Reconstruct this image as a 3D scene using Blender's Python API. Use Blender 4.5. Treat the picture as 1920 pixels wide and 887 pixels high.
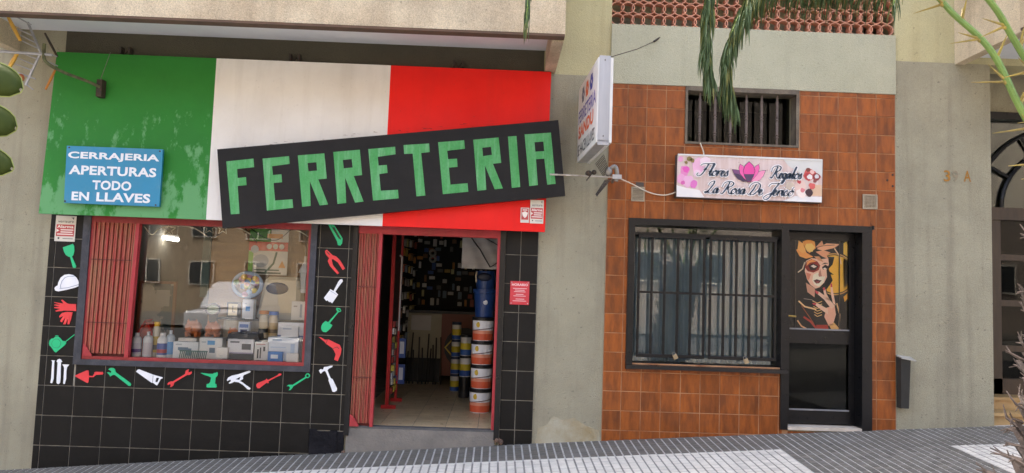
import bpy, math, random
from mathutils import Vector, Matrix
R = math.radians
random.seed(7)
for o in list(bpy.data.objects): bpy.data.objects.remove(o)
SC = bpy.context.scene
COL = SC.collection

# ---------------------------------------------------------------- camera
# X runs along the facade, Y into the building (facade face at Y=0), Z up; metres
cam = bpy.data.cameras.new('camera'); cam.lens = 26.0; cam.sensor_width = 36; cam.clip_end = 400
co = bpy.data.objects.new('camera', cam); COL.objects.link(co)
right = Vector((0.99916444, -0.0211564, 0.03496888)); fwd = Vector((0.0185629, 0.99716682, 0.07289542)); up = Vector((-0.03641201, -0.07218539, 0.99672636))
co.matrix_world = Matrix(((right.x, up.x, -fwd.x, 0), (right.y, up.y, -fwd.y, -7.591), (right.z, up.z, -fwd.z, 1.5), (0, 0, 0, 1)))
SC.camera = co
# ---------------------------------------------------------------- light
SUN_EL, SUN_ROT = 60, -35
wd = bpy.data.worlds.new('World'); SC.world = wd; wd.use_nodes = True
nt = wd.node_tree; nt.nodes.clear()
sky = nt.nodes.new('ShaderNodeTexSky'); sky.sky_type = 'NISHITA'; sky.sun_disc = False
sky.sun_elevation = R(SUN_EL); sky.sun_rotation = R(SUN_ROT); sky.air_density = 1.0; sky.dust_density = 8.0; sky.ozone_density = .6
bg = nt.nodes.new('ShaderNodeBackground'); bg.inputs[1].default_value = 0.15
ow = nt.nodes.new('ShaderNodeOutputWorld')
nt.links.new(sky.outputs[0], bg.inputs[0]); nt.links.new(bg.outputs[0], ow.inputs[0])
sl = bpy.data.lights.new('sun', 'SUN'); sl.energy = 2.0; sl.angle = R(.6); sl.color = (1, .97, .92)
so = bpy.data.objects.new('sun', sl); COL.objects.link(so)
sdir = Vector((math.sin(R(SUN_ROT))*math.cos(R(SUN_EL)), math.cos(R(SUN_ROT))*math.cos(R(SUN_EL)), math.sin(R(SUN_EL))))
so.rotation_euler = sdir.to_track_quat('Z', 'Y').to_euler(); so.location = sdir*60
SC.view_settings.view_transform = 'Standard'; SC.view_settings.look = 'None'; SC.view_settings.exposure = 2.46; SC.view_settings.gamma = 1
SC.render.engine = 'CYCLES'
SC.cycles.max_bounces = 8; SC.cycles.transparent_max_bounces = 12

# ---------------------------------------------------------------- materials
MATS = {}
def srgb(h):
    if isinstance(h, str): c = [int(h[i:i+2], 16)/255 for i in (0, 2, 4)]
    else: c = [v/255 for v in h]
    return [(v/12.92 if v <= .04045 else ((v+.055)/1.055)**2.4) for v in c]
def mat(name, col=(.5, .5, .5), rough=.6, col2=None, scale=6, stretch=(1, 1, 1), lo=.35, hi=.7, detail=6, bump=0, bscale=60, tilevar=0, metal=0, spec=.5,
        emit=0, grime=0, gcol=(.05, .045, .035), gscale=2.5, coat=0, grain=0, grscale=170, streak=0, scol=(.1, .09, .07), sscale=1.6, spots=0, dist=.02):
    """procedural paint / plaster / ceramic: two tones mixed by noise, per-piece variation, fine relief, patchy dirt"""
    if name in MATS: return MATS[name]
    m = bpy.data.materials.new(name); m.use_nodes = True; t = m.node_tree; N = t.nodes; L = t.links
    b = N['Principled BSDF']; b.inputs['Roughness'].default_value = rough; b.inputs['Metallic'].default_value = metal
    b.inputs['Specular IOR Level'].default_value = spec; b.inputs['Coat Weight'].default_value = coat; b.inputs['Coat Roughness'].default_value = .15
    tc = N.new('ShaderNodeTexCoord'); oi = N.new('ShaderNodeObjectInfo')
    off = N.new('ShaderNodeVectorMath'); off.operation = 'MULTIPLY_ADD'
    L.new(oi.outputs['Random'], off.inputs[0]); off.inputs[1].default_value = (37, 11, 23); L.new(tc.outputs['Object'], off.inputs[2])
    mp = N.new('ShaderNodeMapping'); mp.inputs['Scale'].default_value = stretch; L.new(off.outputs[0], mp.inputs[0])
    def noise(sc, det=detail, vec=mp):
        n = N.new('ShaderNodeTexNoise'); n.inputs['Scale'].default_value = sc; n.inputs['Detail'].default_value = det; n.inputs['Roughness'].default_value = .62
        L.new(vec.outputs[0], n.inputs['Vector']); return n
    def ramp(src, a, z):
        r = N.new('ShaderNodeMapRange'); r.inputs['From Min'].default_value = a; r.inputs['From Max'].default_value = z; L.new(src, r.inputs['Value']); return r
    def mix(fac, a, c, kind='MIX'):
        x = N.new('ShaderNodeMix'); x.data_type = 'RGBA'; x.blend_type = kind
        if hasattr(fac, 'is_linked') or not isinstance(fac, (int, float)): L.new(fac, x.inputs[0])
        else: x.inputs[0].default_value = fac
        for s, v in ((6, a), (7, c)):
            if isinstance(v, (tuple, list)): x.inputs[s].default_value = (*v[:3], 1)
            else: L.new(v, x.inputs[s])
        return x.outputs[2]
    c2 = col2 if col2 is not None else [v*.78 for v in col]
    out = mix(ramp(noise(scale).outputs['Fac'], lo, hi).outputs[0], col, c2)
    if tilevar:
        hv = N.new('ShaderNodeHueSaturation'); vr = N.new('ShaderNodeMapRange'); L.new(oi.outputs['Random'], vr.inputs['Value'])
        vr.inputs['To Min'].default_value = 1-tilevar; vr.inputs['To Max'].default_value = 1+tilevar
        L.new(vr.outputs[0], hv.inputs['Value']); L.new(out, hv.inputs['Color']); out = hv.outputs[0]
    if grime:
        g = ramp(noise(gscale, 8, off).outputs['Fac'], .48, .75); gm = N.new('ShaderNodeMath'); gm.operation = 'MULTIPLY'; gm.inputs[1].default_value = grime
        L.new(g.outputs[0], gm.inputs[0]); out = mix(gm.outputs[0], out, gcol)
    if streak:      # rain runs: noise drawn out downwards
        sm = N.new('ShaderNodeMapping'); sm.inputs['Scale'].default_value = (4.5, 4.5, .28); L.new(off.outputs[0], sm.inputs[0])
        sr = ramp(noise(sscale, 7, sm).outputs['Fac'], .5, .78); sx = N.new('ShaderNodeMath'); sx.operation = 'MULTIPLY'; sx.inputs[1].default_value = streak
        L.new(sr.outputs[0], sx.inputs[0]); out = mix(sx.outputs[0], out, scol)
    if spots:       # pock marks and specks
        pr_ = ramp(noise(34, 2, off).outputs['Fac'], .68, .74); px_ = N.new('ShaderNodeMath'); px_.operation = 'MULTIPLY'; px_.inputs[1].default_value = spots
        L.new(pr_.outputs[0], px_.inputs[0]); out = mix(px_.outputs[0], out, (.07, .06, .05))
    if grain:
        gn = ramp(noise(grscale, 3, off).outputs['Fac'], .3, .7); gn.inputs['To Min'].default_value = 1-grain; gn.inputs['To Max'].default_value = 1+grain
        gh = N.new('ShaderNodeHueSaturation'); L.new(gn.outputs[0], gh.inputs['Value']); L.new(out, gh.inputs['Color']); out = gh.outputs[0]
    L.new(out, b.inputs['Base Color'])
    rr = ramp(noise(scale*3, 4).outputs['Fac'], .2, .8); rr.inputs['To Min'].default_value = max(.03, rough-.1); rr.inputs['To Max'].default_value = min(1, rough+.12)
    L.new(rr.outputs[0], b.inputs['Roughness'])
    if bump:
        bn = N.new('ShaderNodeBump'); bn.inputs['Strength'].default_value = bump; bn.inputs['Distance'].default_value = dist
        L.new(noise(bscale, 5, off).outputs['Fac'], bn.inputs['Height']); L.new(bn.outputs[0], b.inputs['Normal'])
    if emit: b.inputs['Emission Color'].default_value = (*col, 1); b.inputs['Emission Strength'].default_value = emit
    MATS[name] = m; return m
def glass(name, refl=.1, tint=(.93, .96, .95), rough=0.0):
    m = bpy.data.materials.new(name); m.use_nodes = True; t = m.node_tree; t.nodes.clear()
    o = t.nodes.new('ShaderNodeOutputMaterial'); mx = t.nodes.new('ShaderNodeMixShader'); tr = t.nodes.new('ShaderNodeBsdfTransparent'); gl = t.nodes.new('ShaderNodeBsdfGlossy')
    fr = t.nodes.new('ShaderNodeFresnel'); fr.inputs[0].default_value = 1.5; ad = t.nodes.new('ShaderNodeMath'); ad.operation = 'ADD'; ad.inputs[1].default_value = refl
    tr.inputs[0].default_value = (*tint, 1); gl.inputs['Roughness'].default_value = rough
    tc = t.nodes.new('ShaderNodeTexCoord'); n = t.nodes.new('ShaderNodeTexNoise'); n.inputs['Scale'].default_value = 1.2; bp = t.nodes.new('ShaderNodeBump'); bp.inputs['Strength'].default_value = .05; bp.inputs['Distance'].default_value = .02
    t.links.new(tc.outputs['Object'], n.inputs[0]); t.links.new(n.outputs[0], bp.inputs['Height']); t.links.new(bp.outputs[0], gl.inputs['Normal'])
    t.links.new(fr.outputs[0], ad.inputs[0]); t.links.new(ad.outputs[0], mx.inputs[0]); t.links.new(tr.outputs[0], mx.inputs[1]); t.links.new(gl.outputs[0], mx.inputs[2]); t.links.new(mx.outputs[0], o.inputs[0])
    MATS[name] = m; return m
C = srgb
wall_low = mat('plaster_grey', C('aea890'), .92, C('a29c85'), 1.6, bump=.8, bscale=110, grime=.3, gcol=(.19, .17, .13), gscale=1.7, detail=10, grain=.16, spec=.2, streak=.42, scol=(.15, .135, .105), spots=.5)
wall_shade = mat('plaster_balcony_shade', C('5f5a4b'), .92, C('565144'), 1.6, bump=.8, bscale=110, grain=.13, spec=.2)  # wall plaster made darker: the balcony's shade is put into this colour
wall_yel = mat('plaster_yellow', C('c8c094'), .9, C('bcb48e'), 1.8, bump=.55, bscale=90, grime=.22, gcol=(.32, .24, .13), gscale=1.3, detail=10, grain=.16, spec=.2, streak=.35, scol=(.3, .21, .11), spots=.3)
wall_lin = mat('plaster_lintel', C('bab89f'), .9, C('b0ae95'), 1.8, bump=.6, bscale=75, grime=.12, gcol=(.25, .24, .19), gscale=1.4, grain=.18, spec=.2, streak=.22, scol=(.24, .22, .17), spots=.25)
wall_base = mat('plaster_pale_stain', C('b4af99'), .9, C('9d8d69'), 4.5, bump=.5, bscale=60, grime=.4, gcol=(.22, .18, .11), gscale=3)
fascia_m = mat('balcony_render', C('d6c6a8'), .92, C('bca88a'), 1.5, bump=.7, bscale=70, grime=.5, gcol=(.22, .17, .12), gscale=1.9, detail=12, lo=.4, hi=.65, grain=.26, grscale=120, spots=.45, streak=.3, scol=(.2, .15, .1))
soffit_m = mat('soffit_white_paint', C('e6e8ea'), .7, C('dcdee2'), 2)
brown_edge = mat('balcony_edge_brown', C('6b5444'), .9, C('57463a'), 4)
black_tile = mat('black_ceramic', C('100f0d'), .45, C('0c0b0a'), 4, bump=.1, bscale=25, tilevar=.2, spec=.25, grime=.18, gcol=(.03, .028, .027), gscale=7)
black_rough = mat('black_rough_render', C('151417'), .8, C('1d1c21'), 9, bump=.9, bscale=22, spec=.2, grime=.25, gcol=(.045, .045, .055), gscale=6)
grout_w = mat('grout_pale', C('a5a091'), .9, C('6c685f'), 7, lo=.3, hi=.7)
orange_tile = mat('orange_ceramic', C('9c5522'), .34, C('743e1c'), 5, (3.2, 3.2, .7), tilevar=.17, bump=.10, bscale=30, lo=.38, hi=.66, grime=.3, gcol=(.12, .05, .03), gscale=5, spec=.28)
grout_o = mat('grout_tan', C('bd926c'), .9, C('8a5a3a'), 5)
concrete = mat('step_concrete', C('8b857b'), .9, C('75706a'), 4, bump=.6, bscale=50, grime=.6, gcol=(.12, .11, .10), gscale=3.2)
slab_m = mat('threshold_slate', C('5e5d5c'), .6, C('4c4c4c'), 6, bump=.2)
blue_frame = mat('painted_frame_slate', C('3b3d45'), .55, C('2b2c32'), 5, (1, 1, .3), bump=.3, bscale=40, grime=.35, gcol=(.14, .14, .15), gscale=9)
black_paint = mat('black_gloss_paint', C('0e0e10'), .32, C('131316'), 6, bump=.05, bscale=14, spec=.35, grime=.06, gcol=(.05, .05, .05), gscale=14)
red_paint = mat('red_paint', C('9c2a2f'), .45, C('86211f'), 6, bump=.2, bscale=40, grime=.25, gcol=(.17, .05, .04), gscale=9)
red_pink = mat('red_faded_paint', C('b02f38'), .5, C('9c272c'), 5, (1, 1, .3), bump=.2, bscale=40, grime=.2, gcol=(.22, .08, .05), gscale=9)
gate_m = mat('gate_faded_red', C('a83f38'), .6, C('9c6a4c'), 3.5, (4, 4, .5), bump=.3, bscale=50, lo=.42, hi=.64, grime=.3, gcol=(.16, .05, .04), gscale=8)
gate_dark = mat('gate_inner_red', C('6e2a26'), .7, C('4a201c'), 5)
alu = mat('brushed_aluminium', C('b9b9bb'), .42, C('a3a3a6'), 8, (1, 1, .1), metal=.6)
steel = mat('galvanised_steel', C('9d9a94'), .45, C('7e7a74'), 20, metal=.7, grime=.3, gcol=(.2, .12, .07), gscale=30)
dark_metal = mat('dark_rusty_metal', C('33302a'), .7, C('473526'), 30, bump=.3)
white_pl = mat('white_plastic', C('e3e2de'), .4, C('d8d6d0'), 4)
wglass = glass('shop_glass', .0, (.985, .99, .985)); fglass = glass('flower_shop_glass', .02); dglass = glass('door_glass', -.025, (.55, .57, .56))
def flat(hexcol, rough=.5, v=.92):
    """plain printed or painted colour with faint unevenness"""
    c = C(hexcol); return mat('paint_'+hexcol+('_%d' % int(rough*100)), c, rough, [x*v for x in c], 9)

# ---------------------------------------------------------------- geometry helpers
class M:
    def __init__(s): s.v = []; s.f = []
    def box(s, x0, x1, y0, y1, z0, z1, ch=0):
        """box; with ch the front (-Y) face is chamfered by ch"""
        n = len(s.v)
        if ch:
            s.v += [(x0, y1, z0), (x1, y1, z0), (x1, y1, z1), (x0, y1, z1), (x0, y0+ch, z0), (x1, y0+ch, z0), (x1, y0+ch, z1), (x0, y0+ch, z1),
                    (x0+ch, y0, z0+ch), (x1-ch, y0, z0+ch), (x1-ch, y0, z1-ch), (x0+ch, y0, z1-ch)]
            s.f += [tuple(n+i for i in q) for q in ((0, 3, 2, 1), (0, 1, 5, 4), (1, 2, 6, 5), (2, 3, 7, 6), (3, 0, 4, 7), (4, 5, 9, 8), (5, 6, 10, 9), (6, 7, 11, 10), (7, 4, 8, 11), (8, 9, 10, 11))]
        else:
            s.v += [(x, y, z) for z in (z0, z1) for y in (y0, y1) for x in (x0, x1)]
            s.f += [tuple(n+i for i in q) for q in ((0, 2, 3, 1), (4, 5, 7, 6), (0, 1, 5, 4), (2, 6, 7, 3), (0, 4, 6, 2), (1, 3, 7, 5))]
        return s
    def hexa(s, p):      # 8 points: bottom ring 4, top ring 4
        n = len(s.v); s.v += [tuple(q) for q in p]
        s.f += [tuple(n+i for i in q) for q in ((3, 2, 1, 0), (4, 5, 6, 7), (0, 1, 5, 4), (1, 2, 6, 5), (2, 3, 7, 6), (3, 0, 4, 7))]; return s
    def quad(s, *p):
        n = len(s.v); s.v += [tuple(q) for q in p]; s.f.append(tuple(range(n, n+len(p)))); return s
    def tube(s, pts, r, n=8, cap=True):
        pts = [Vector(p) for p in pts]; rs = r if isinstance(r, (list, tuple)) else [r]*len(pts); b = len(s.v); prev = None
        for i, p in enumerate(pts):
            t = (pts[min(i+1, len(pts)-1)]-pts[max(i-1, 0)]).normalized()
            a = t.cross(Vector((0, 0, 1))) if prev is None else prev-t*prev.dot(t)
            if a.length < 1e-4: a = t.cross(Vector((0, 1, 0)))
            a.normalize(); prev = a; c = t.cross(a)
            for k in range(n):
                w_ = 2*math.pi*k/n; s.v.append(tuple(p+(a*math.cos(w_)+c*math.sin(w_))*rs[i]))
        for i in range(len(pts)-1):
            for k in range(n): s.f.append((b+i*n+k, b+i*n+(k+1) % n, b+(i+1)*n+(k+1) % n, b+(i+1)*n+k))
        if cap: s.f.append(tuple(b+k for k in range(n))[::-1]); s.f.append(tuple(b+(len(pts)-1)*n+k for k in range(n)))
        return s
    def lathe(s, cx, cy, prof, n=16, sx=1, sy=1):
        b = len(s.v)
        for r, z in prof:
            for k in range(n): s.v.append((cx+r*sx*math.cos(2*math.pi*k/n), cy+r*sy*math.sin(2*math.pi*k/n), z))
        for i in range(len(prof)-1):
            for k in range(n): s.f.append((b+i*n+k, b+i*n+(k+1) % n, b+(i+1)*n+(k+1) % n, b+(i+1)*n+k))
        s.f.append(tuple(b+k for k in range(n))[::-1]); s.f.append(tuple(b+(len(prof)-1)*n+k for k in range(n))); return s
    def ball(s, c, rx, ry=None, rz=None, n=14, m=9):
        ry = ry or rx; rz = rz or rx; b = len(s.v)
        for i in range(m+1):
            th = math.pi*i/m
            for k in range(n): s.v.append((c[0]+rx*math.sin(th)*math.cos(2*math.pi*k/n), c[1]+ry*math.sin(th)*math.sin(2*math.pi*k/n), c[2]+rz*math.cos(th)))
        for i in range(m):
            for k in range(n): s.f.append((b+i*n+k, b+(i+1)*n+k, b+(i+1)*n+(k+1) % n, b+i*n+(k+1) % n))
        return s
    def mesh(s, name):
        me = bpy.data.meshes.new(name); me.from_pydata(s.v, [], s.f); me.validate(); me.update(); return me
def put(name, me, m, parent=None, smooth=False, recentre=True):
    """link one mesh object; its origin goes to the middle of its base"""
    if isinstance(me, M): me = me.mesh(name)
    o = bpy.data.objects.new(name, me); COL.objects.link(o)
    if m and not me.materials: me.materials.append(m)
    if smooth:
        for p in me.polygons: p.use_smooth = True
        try: me.set_sharp_from_angle(angle=R(42))
        except Exception: pass
    if recentre and len(me.vertices):
        xs = [v.co.x for v in me.vertices]; ys = [v.co.y for v in me.vertices]; zs = [v.co.z for v in me.vertices]
        c = Vector(((min(xs)+max(xs))/2, (min(ys)+max(ys))/2, min(zs))); me.transform(Matrix.Translation(-c)); o.location = c
    if parent: adopt(o, parent)
    return o
def wpos(o): return Vector(o.location)+(wpos(o.parent) if o.parent else Vector((0, 0, 0)))
def adopt(o, parent):
    o.parent = parent; o.location = Vector(o.location)-wpos(parent)
def tag(o, label, cat, group=None, kind=None):
    o['label'] = label; o['category'] = cat
    if group: o['group'] = group
    if kind: o['kind'] = kind
    return o
def empty(name, loc, label=None, cat=None, group=None):
    o = bpy.data.objects.new(name, None); o.empty_display_size = .1; COL.objects.link(o); o.location = loc
    if label: tag(o, label, cat, group)
    return o
def struct(o): o['kind'] = 'structure'; return o
def copy_of(src, name, parent=None, loc=None):
    o = src.copy(); o.name = name; COL.objects.link(o); o.parent = None
    if loc is not None: o.location = loc
    if parent: adopt(o, parent)
    return o
def plate_mesh(loops, Y, th=.003):
    """filled outline(s) in the X-Z plane (inner loops are holes), front face at Y, th deep"""
    cu = bpy.data.curves.new('outline', 'CURVE'); cu.dimensions = '2D'; cu.fill_mode = 'BOTH'; cu.extrude = th/2
    for lp in loops:
        sp = cu.splines.new('POLY'); sp.points.add(len(lp)-1)
        for i, p in enumerate(lp): sp.points[i].co = (p[0], p[1], 0, 1)
        sp.use_cyclic_u = True
    ob = bpy.data.objects.new('outline', cu); me = bpy.data.meshes.new_from_object(ob)
    bpy.data.objects.remove(ob); bpy.data.curves.remove(cu)
    me.transform(Matrix(((1, 0, 0, 0), (0, 0, -1, Y+th/2), (0, 1, 0, 0), (0, 0, 0, 1)))); me.materials.clear(); return me
def plate(name, loops, Y, m, parent=None, th=.003): return put(name, plate_mesh(loops, Y, th), m, parent)
def circ(cx, cz, r, n=20, rz=None, a0=0, a1=360): return [(cx+r*math.cos(R(a0+(a1-a0)*k/n)), cz+(rz or r)*math.sin(R(a0+(a1-a0)*k/n))) for k in range(n)]
def text_mesh(txt, bold=0, th=.0, shear=0):
    cu = bpy.data.curves.new('txt', 'FONT'); cu.body = txt; cu.offset = bold; cu.resolution_u = 3; cu.shear = shear; cu.space_character = 1.0+bold*1.2; cu.extrude = th
    ob = bpy.data.objects.new('txt', cu); COL.objects.link(ob); bpy.context.view_layer.update()
    me = bpy.data.meshes.new_from_object(ob.evaluated_get(bpy.context.evaluated_depsgraph_get()))
    bpy.data.objects.remove(ob); bpy.data.curves.remove(cu); me.materials.clear(); return me
def text(name, txt, x0, x1, z0, z1, Y, m, parent, bold=.02, shear=0):
    """lettering fitted to a rectangle of the X-Z plane"""
    me = text_mesh(txt, bold, 0, shear)
    xs = [v.co.x for v in me.vertices]; ys = [v.co.y for v in me.vertices]
    sx = (x1-x0)/(max(xs)-min(xs)); sz = (z1-z0)/(max(ys)-min(ys)); ax, az = min(xs), min(ys)
    for v in me.vertices: v.co = (x0+(v.co.x-ax)*sx, Y, z0+(v.co.y-az)*sz)
    return put(name, me, m, parent)
def subtract(r, h):
    x0, x1, z0, z1 = r; a0, a1, b0, b1 = h
    if a0 >= x1 or a1 <= x0 or b0 >= z1 or b1 <= z0: return [r]
    out = []
    if a0 > x0: out.append((x0, a0, z0, z1))
    if a1 < x1: out.append((a1, x1, z0, z1))
    m0, m1 = max(x0, a0), min(x1, a1)
    if b0 > z0: out.append((m0, m1, z0, b0))
    if b1 < z1: out.append((m0, m1, b1, z1))
    return out
def cut(rects, holes):
    for h in holes: rects = [p for r in rects for p in subtract(r, h)]
    return [r for r in rects if r[1]-r[0] > .012 and r[3]-r[2] > .012]
def wall(name, x0, x1, z0, z1, y0, y1, holes, m, parent):
    b = M()
    for r in cut([(x0, x1, z0, z1)], holes): b.box(r[0], r[1], y0, y1, r[2], r[3])
    return put(name, b, m, parent)
def tiles(parent, xs, zs, holes, Y, th, gap, m):
    """each ceramic tile a piece of its own, cut round the openings"""
    shared = {}
    for j in range(len(zs)-1):
        for i in range(len(xs)-1):
            for r in cut([(xs[i]+gap/2, xs[i+1]-gap/2, zs[j]+gap/2, zs[j+1]-gap/2)], holes):
                wx, wz = round(r[1]-r[0], 3), round(r[3]-r[2], 3)
                if wx < .02 or wz < .015: continue
                if (wx, wz) not in shared: shared[(wx, wz)] = M().box(-wx/2, wx/2, 0, th, 0, wz, ch=.0016).mesh('tile'); shared[(wx, wz)].materials.append(m)
                o = bpy.data.objects.new('tile', shared[(wx, wz)]); COL.objects.link(o)
                o.location = ((r[0]+r[1])/2, Y+random.uniform(-.0008, .0008), r[2]); o.rotation_euler = (random.uniform(-.004, .004), random.uniform(-.002, .002), random.uniform(-.004, .004)); adopt(o, parent)
def smooth_path(pts, n=6):
    P = [Vector(p) for p in pts]; out = []
    for i in range(len(P)-1):
        a, b, c, d = P[max(i-1, 0)], P[i], P[i+1], P[min(i+2, len(P)-1)]
        for k in range(n):
            t = k/n; out.append(.5*((2*b)+(c-a)*t+(2*a-5*b+4*c-d)*t*t+(3*b-a-3*c+d)*t**3))
    return out+[P[-1]]
# the pavement climbs to the right and falls towards the street
def gX(x):
    xx = max(-6, min(6, x)); return -.064+.0744*xx-.0012*xx*xx+(x-xx)*(.0744-.0024*xx)
def gz(x, y): return gX(x)+(.06*y if y > -1.6 else -.096+.012*(y+1.6))

# ================================================================ the ground
joint_m = mat('pavement_joint', C('bcb9b2'), .9, C('a29f98'), 8, bump=.3, grime=.3, gcol=(.14, .13, .12), gscale=2)
pave_d = mat('paver_dark', C('6c6860'), .75, C('5d5a53'), 9, bump=.35, bscale=45, tilevar=.2, grime=.5, gcol=(.2, .19, .18), gscale=2.4)
pave_w = mat('paver_white', C('d4cfc4'), .75, C('c4bfb4'), 9, bump=.3, bscale=45, tilevar=.09, grime=.5, gcol=(.3, .29, .275), gscale=2.2)
asphalt = mat('asphalt', (.05, .05, .052), .9, (.065, .064, .062), 5, bump=.6, bscale=120)
def sheet(name, x0, x1, y0, y1, nx, ny, zf, m):
    b = M()
    for j in range(ny+1):
        for i in range(nx+1):
            x = x0+(x1-x0)*i/nx; y = y0+(y1-y0)*j/ny; b.v.append((x, y, zf(x, y)))
    for j in range(ny):
        for i in range(nx): a = j*(nx+1)+i; b.f.append((a, a+1, a+nx+2, a+nx+1))
    return put(name, b, m, recentre=False)
ground = struct(sheet('ground', -160, 160, -200, 60, 64, 52, lambda x, y: min(gX(x), .2*gX(x))-.62, asphalt))
pavement = struct(sheet('pavement', -16, 16, -11, .05, 64, 40, gz, joint_m))
def road_z(x, y): t = max(.2, min(1, 1-.8*(-11.15-y)/5)); return gX(x)*t-.33
road = struct(sheet('road', -60, 60, -24, -11.15, 40, 26, road_z, asphalt))
struct(sheet('bounce_cut_paving', -16, 16, -11, -3.15, 64, 20, lambda x, y: gz(x, y)+.004, pave_d))  # unseen dark sheet over the pavement, added to cut bounced light
kb = M()
for i in range(-16, 16): kb.hexa([(i, -11.15, gX(i)-.5), (i+.99, -11.15, gX(i+.99)-.5), (i+.99, -11, gX(i+.99)-.5), (i, -11, gX(i)-.5), (i, -11.15, gz(i, -11)), (i+.99, -11.15, gz(i+.99, -11)), (i+.99, -11, gz(i+.99, -11)+.004), (i, -11, gz(i, -11)+.004)])
struct(put('kerb', kb, concrete, recentre=False))
far_walk = struct(sheet('far_pavement', -60, 60, -60, -24, 30, 6, lambda x, y: gX(x)*.2-.2, pave_d))
grey_joint = mat('pavement_joint_grey', C('8f8c86'), .9, C('74726d'), 6)
struct(sheet('white_paving_bed', -6.2, 2.70, -3.13, -.60, 60, 20, lambda x, y: gz(x, y)+.0016, grey_joint)); struct(sheet('white_paving_bed', 4.33, 7.2, -3.13, -.63, 20, 20, lambda x, y: gz(x, y)+.0016, grey_joint))
CELL = .0782
def is_white(cx, cy):
    if cx < 2.70: return cy < -.585
    return cx > 4.33 and cy < -.625
def cell_block(b, cx, cy, h=.005, dz=0, orig=None):
    hw = CELL/2-.0085; p = []
    for q, ww in ((-.004, 0), (h-.0015, 0), (h, .002)):
        for sx, sy in ((-1, -1), (1, -1), (1, 1), (-1, 1)):
            x, y = cx+sx*(hw-ww), cy+sy*(hw+.0022-ww); p.append((x-(orig[0] if orig else 0), y-(orig[1] if orig else 0), gz(x, y)+q+dz-(orig[2] if orig else 0)))
    n = len(b.v); b.v += p
    for a in (0, 4):
        for k in range(4): b.f.append((n+a+k, n+a+(k+1) % 4, n+a+4+(k+1) % 4, n+a+4+k))
    b.f.append((n+8, n+9, n+10, n+11))
bulk = {True: M(), False: M()}; nsingle = 0
pavers_w = []; rngp = random.Random(3)
for j in range(0, 40):
    cy = -.012-CELL*(j+.5)
    for i in range(-78, 92):
        cx = -.005+CELL*(i+.5); wh = is_white(cx, cy); dz = rngp.uniform(-.0012, .0012)
        if 2.2 < cx < 4.55 and -1.42 < cy < -.66 and nsingle < 300:
            b = M(); og = (cx, cy, gz(cx, cy)); cell_block(b, cx, cy, dz=dz, orig=og)
            me = b.mesh('paver'); me.materials.append(pave_w if wh else pave_d)
            o = bpy.data.objects.new('paver', me); COL.objects.link(o); o.location = og; adopt(o, pavement); nsingle += 1
        else: cell_block(bulk[wh], cx, cy, dz=dz)
for wh in (True, False):
    o = put('white_pavers' if wh else 'dark_pavers', bulk[wh], pave_w if wh else pave_d, pavement); o['kind'] = 'stuff'

# ================================================================ the apartment building
bld = empty('apartment_building', (0, .3, -.1), 'rendered apartment building holding both shops under its concrete balconies', 'building')
W0 = -1.2
HW = (-4.10, -1.90, .66, 2.2); HD = (-1.42, .02, -.3, 2.2)       # hardware shop openings
FW = (1.39, 2.95, .80, 2.25); FD = (3.0, 3.83, .19, 2.25); FV = (1.925, 3.075, 3.108, 3.665)
wall('wall', -9, -4.545, W0, 6, 0, .3, [], wall_low, bld)
wall('wall', -4.545, .415, W0, 2.6, 0, .25, [HW, HD], wall_low, bld); wall('balcony_shade_wall', -4.545, .415, 2.6, 6, 0, .25, [], wall_shade, bld)
wall('wall', .415, 1.114, W0, 3.775, 0, .3, [], wall_low, bld)
plate('base_stain', [[(.44, -.05), (.47, .12), (.56, .16), (.62, .25), (.72, .21), (.83, .24), (.96, .16), (1.09, .12), (1.108, .02), (1.0, -.05)]], -.0015, wall_base, bld, .001)
wall('upper_wall', .415, 1.114, 3.775, 6, 0, .3, [], wall_yel, bld)
wall('wall', 1.114, 4.125, W0, 3.70, .005, .25, [FW, FD, FV], wall_low, bld)
wall('lintel_beam', 1.114, 4.128, 3.70, 4.335, -.022, .3, [], wall_lin, bld)
wall('pilaster', 4.125, 5.145, W0, 4.066, -.004, .8, [], wall_low, bld)
wall('upper_wall', 4.128, 9, 4.066, 6, 0, .3, [], wall_yel, bld)
wall('upper_wall', 1.114, 4.128, 5.3, 6, 0, .3, [], wall_yel, bld)
wall('loggia_back', .9, 4.4, 4.0, 5.6, 1.2, 1.3, [], wall_low, bld)
wall('loggia_floor', .9, 4.4, 4.1, 4.2, .3, 1.2, [], wall_low, bld)
wall('sun_block_floors', -30, 30, 6, 13, 0, 9, [], wall_yel, bld)  # unseen storeys, added to keep the sun off facade, pavement and palm
wall('side_block', -30, -9, -2, 6, .0, 9, [], wall_low, bld); wall('side_block', 9, 30, -2, 6, .0, 9, [], wall_low, bld); wall('rear_block', -9, 9, -2, 6, 5.2, 9, [], wall_low, bld)
# balcony above the hardware shop
def balcony(x0, x1, z0, zs, yf, name_label):
    b = put('balcony', M().box(x0, x1, yf, yf+.11, z0+.022, 5.4), fascia_m, bld); b['label'] = name_label
    put('fascia_edge', M().box(x0+.002, x1-.002, yf+.002, yf+.108, z0, z0+.022), brown_edge, b)
    put('end_beam', M().box(x1-.11, x1-.003, yf+.11, -.003, z0-.012, 5.3), fascia_m, b)
    put('end_beam', M().box(x0+.003, x0+.11, yf+.11, -.003, z0-.012, 5.3), fascia_m, b)
    put('soffit', M().box(x0+.11, x1-.11, yf+.11, -.002, zs, zs+.15), soffit_m, b)
balcony(-5.12, .535, 3.795, 4.02, -1.1, 'weathered beige concrete balcony front over the hardware shop')
balcony(4.765, 9, 4.066, 4.14, -1.1, 'brownish concrete balcony jutting out over the dark entrance')
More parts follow.
